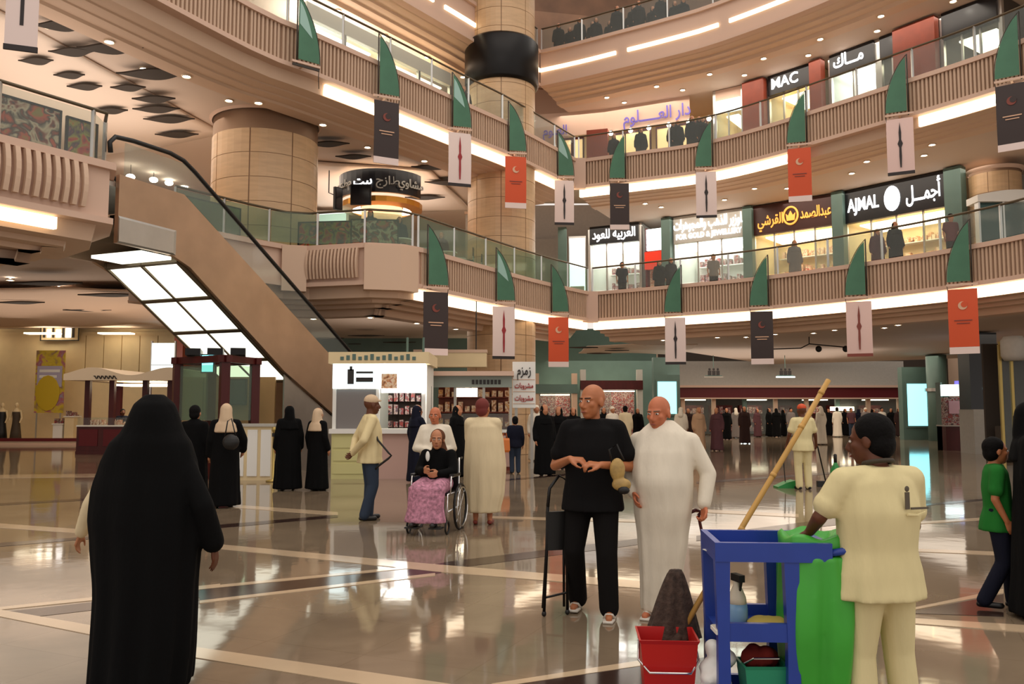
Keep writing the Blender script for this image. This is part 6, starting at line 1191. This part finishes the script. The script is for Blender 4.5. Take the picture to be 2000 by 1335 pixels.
# green bag hung in the open end of the cart
g = thing('refuse_bag', 'bright green refuse bag hanging from the end of the blue cart', 'bag', (cx + .235, cy - .045, 0), math.radians(-4)); b = MB(); rs = []
for j in range(26):
    u = j / 25; z = .90 - .76 * u; hw = .168 - .02 * u ** 1.2 + .02 * math.sin(u * PI); hdp = .205 - .03 * u + .03 * math.sin(u * PI); ring = []
    for q in range(60):
        th = 2 * PI * q / 60; f = 1 + .085 * min(1, u * 2) * math.sin(6 * th + 1.3 + 1.5 * u) + .03 * math.sin(13 * th + 2 * u); sq = 1 / max(abs(math.cos(th)), abs(math.sin(th))) ** .55
        ring.append(Vector((hw * f * sq * math.cos(th) * .92, hdp * f * sq * math.sin(th), z)))
    rs.append(ring)
solid('bag_body', b.rings(rs), .011, 'bag_green', g, 2)
c = MB(); rs = []
for z, kx, ky in ((.87, .150, .165), (.975, .156, .170), (.99, .140, .150), (.95, .10, .11), (.92, .04, .05)): rs.append([Vector((kx * math.cos(t) / max(abs(math.cos(t)), abs(math.sin(t))) ** .6, ky * math.sin(t) / max(abs(math.cos(t)), abs(math.sin(t))) ** .6, z + .012 * math.sin(5 * t))) for t in [i * 2 * PI / 48 for i in range(48)]])
c.rings(rs).build('folded_rim', 'bag_green', g, True)
# red bucket with mop
g = thing('mop_bucket', 'red square mop bucket on the front deck of the blue cart', 'bucket', (cx - .475, cy + .10, .15), math.radians(-4)); b = MB(); b.rings([[Vector((x * w, y * w * .95, z)) for x, y in ((-1, -1), (1, -1), (1, 1), (-1, 1))] for z, w in ((0, .115), (.29, .140), (.31, .150), (.31, .140), (.02, .105))]); b.build('bucket_body', 'red_plastic', g); MB().path([(-.14, 0, .28), (-.15, -.08, .20), (-.10, -.16, .16), (.10, -.16, .16), (.15, -.08, .20), (.14, 0, .28)], .006, 6).build('wire_handle', 'chrome', g, True)
g = thing('mop', 'dark stringy mop with bamboo pole standing up out of the cart', 'mop', (cx - .38, cy + .32, .3)); b = MB(); rn = random.Random(2); rs = []
for j in range(16):
    u = j / 15; w = .03 + .115 * u ** .8; rs.append([Vector((w * (1 + .10 * math.sin(9 * t + u)) * math.cos(t) - .02 * u, w * .8 * (1 + .10 * math.sin(9 * t)) * math.sin(t), .44 - .36 * u)) for t in [i * 2 * PI / 40 for i in range(40)]])
b.rings(rs).build('mop_head', 'mop', g, True)
p0 = PD(1618, 742, 4.95); p1 = PD(1402, 1112, 4.66); o = Vector((cx - .38, cy + .32, .3)); g2 = thing('bamboo_pole', 'long bamboo broom pole leaning out of the blue cart', 'pole', (p1.x, p1.y, p1.z)); t = p0 - p1
low = t * -.32
MB().path([t, t * .75 + V(.004, 0, .002), t * .5, t * .25 + V(-.003, 0, 0), low], .0155, 8).build('shaft', 'bamboo', g2, True)
for f in (.2, .48, .74, .93): MB().path([t * f - t.normalized() * .012, t * f + t.normalized() * .012], .018, 8).build('node_ring', 'bamboo', g2, True)
b = MB(); b.cap(low, .03, low - t.normalized() * .05, .05); b.ell(low - t.normalized() * .10, (.09, .06, .07), 12, 8); b.build('broom_head', 'mop', g2, True)
# bottles, cloths and the small bucket on the trays
g = thing('spray_bottle', 'white and blue spray bottle on the middle tray', 'bottle', (cx - .13, cy + .02, .53), .3); MB().lathe([(.045, 0), (.052, .02), (.052, .07), (.048, .10)], (0, 0, 0), 14).build('label_band', 'bottle_blue', g, True); MB().lathe([(.047, .10), (.044, .13), (.028, .17), (.018, .19), (.018, .21)], (0, 0, 0), 14).build('bottle_body', 'bottle_white', g, True); MB().b2((-.016, -.05, .21), (.016, .03, .245)).cap((0, -.04, .21), .008, (0, -.03, .17), .006).build('trigger', 'black', g)
g = thing('folded_cloth', 'yellow cleaning cloth heaped on the middle tray', 'cloth', (cx + .0, cy - .06, .53)); b = MB()
for i in range(6): b.ell((-.05 + .02 * i, .012 * math.sin(i * 2.1), .022 + .008 * (i % 2)), (.055, .07, .024), 12, 6)
solid('cloth_heap', b, .008, 'yellow_cloth', g, 2)
g = thing('cleaning_pad', 'flat white cleaning pad on the middle tray', 'pad', (cx - .20, cy - .14, .53)); MB().b2((-.09, -.06, 0), (.13, .06, .018)).build('pad_face', 'white', g); MB().b2((-.085, -.055, .018), (.125, .055, .022)).build('pad_top', 'bottle_white', g)
g = thing('small_bucket', 'small teal bucket on the base tray of the blue cart', 'bucket', (cx - .045, cy - .10, .172)); MB().rings([[Vector((x * w, y * w * .8, z)) for x, y in ((-1, -1), (1, -1), (1, 1), (-1, 1))] for z, w in ((0, .085), (.19, .105), (.205, .112), (.205, .10), (.02, .08))]).build('bucket_body', 'teal_plastic', g); MB().path([(-.10, 0, .19), (-.06, -.07, .24), (.06, -.07, .24), (.10, 0, .19)], .005, 6).build('wire_handle', 'chrome', g)
g = thing('rag', 'dark red rag stuffed into the small teal bucket', 'rag', (cx - .06, cy - .08, .36)); b = MB()
for i in range(5): b.ell((-.04 + .025 * i, .02 * math.sin(i * 1.7), .03 + .015 * (i % 2)), (.045, .05, .05), 12, 6)
solid('rag_heap', b, .008, cloth('rag_red', S(110, 36, 30)), g, 2)
g = thing('plastic_sack', 'crumpled white plastic sack on the base tray', 'bag', (cx - .24, cy - .02, .172)); b = MB(); rn = random.Random(8)
for i in range(12): b.ell((rn.uniform(-.05, .05), rn.uniform(-.06, .06), .04 + i * .018), (rn.uniform(.04, .07), rn.uniform(.04, .07), .04), 10, 6)
solid('sack_body', b, .009, 'white', g, 1); MB().path([(0, 0, .26), (.03, 0, .31)], .012, 6).build('knot', 'white', g, True)
g = thing('paper_sheet', 'white paper lying on the top tray of the cart', 'paper', (cx - .17, cy + .05, .882), .2); MB().b2((-.10, -.07, 0), (.10, .07, .004)).build('sheet', 'white', g); MB().b2((-.09, -.06, .004), (.02, .05, .007)).build('second_sheet', 'bottle_white', g)

bpy.data.scenes.remove(TS)
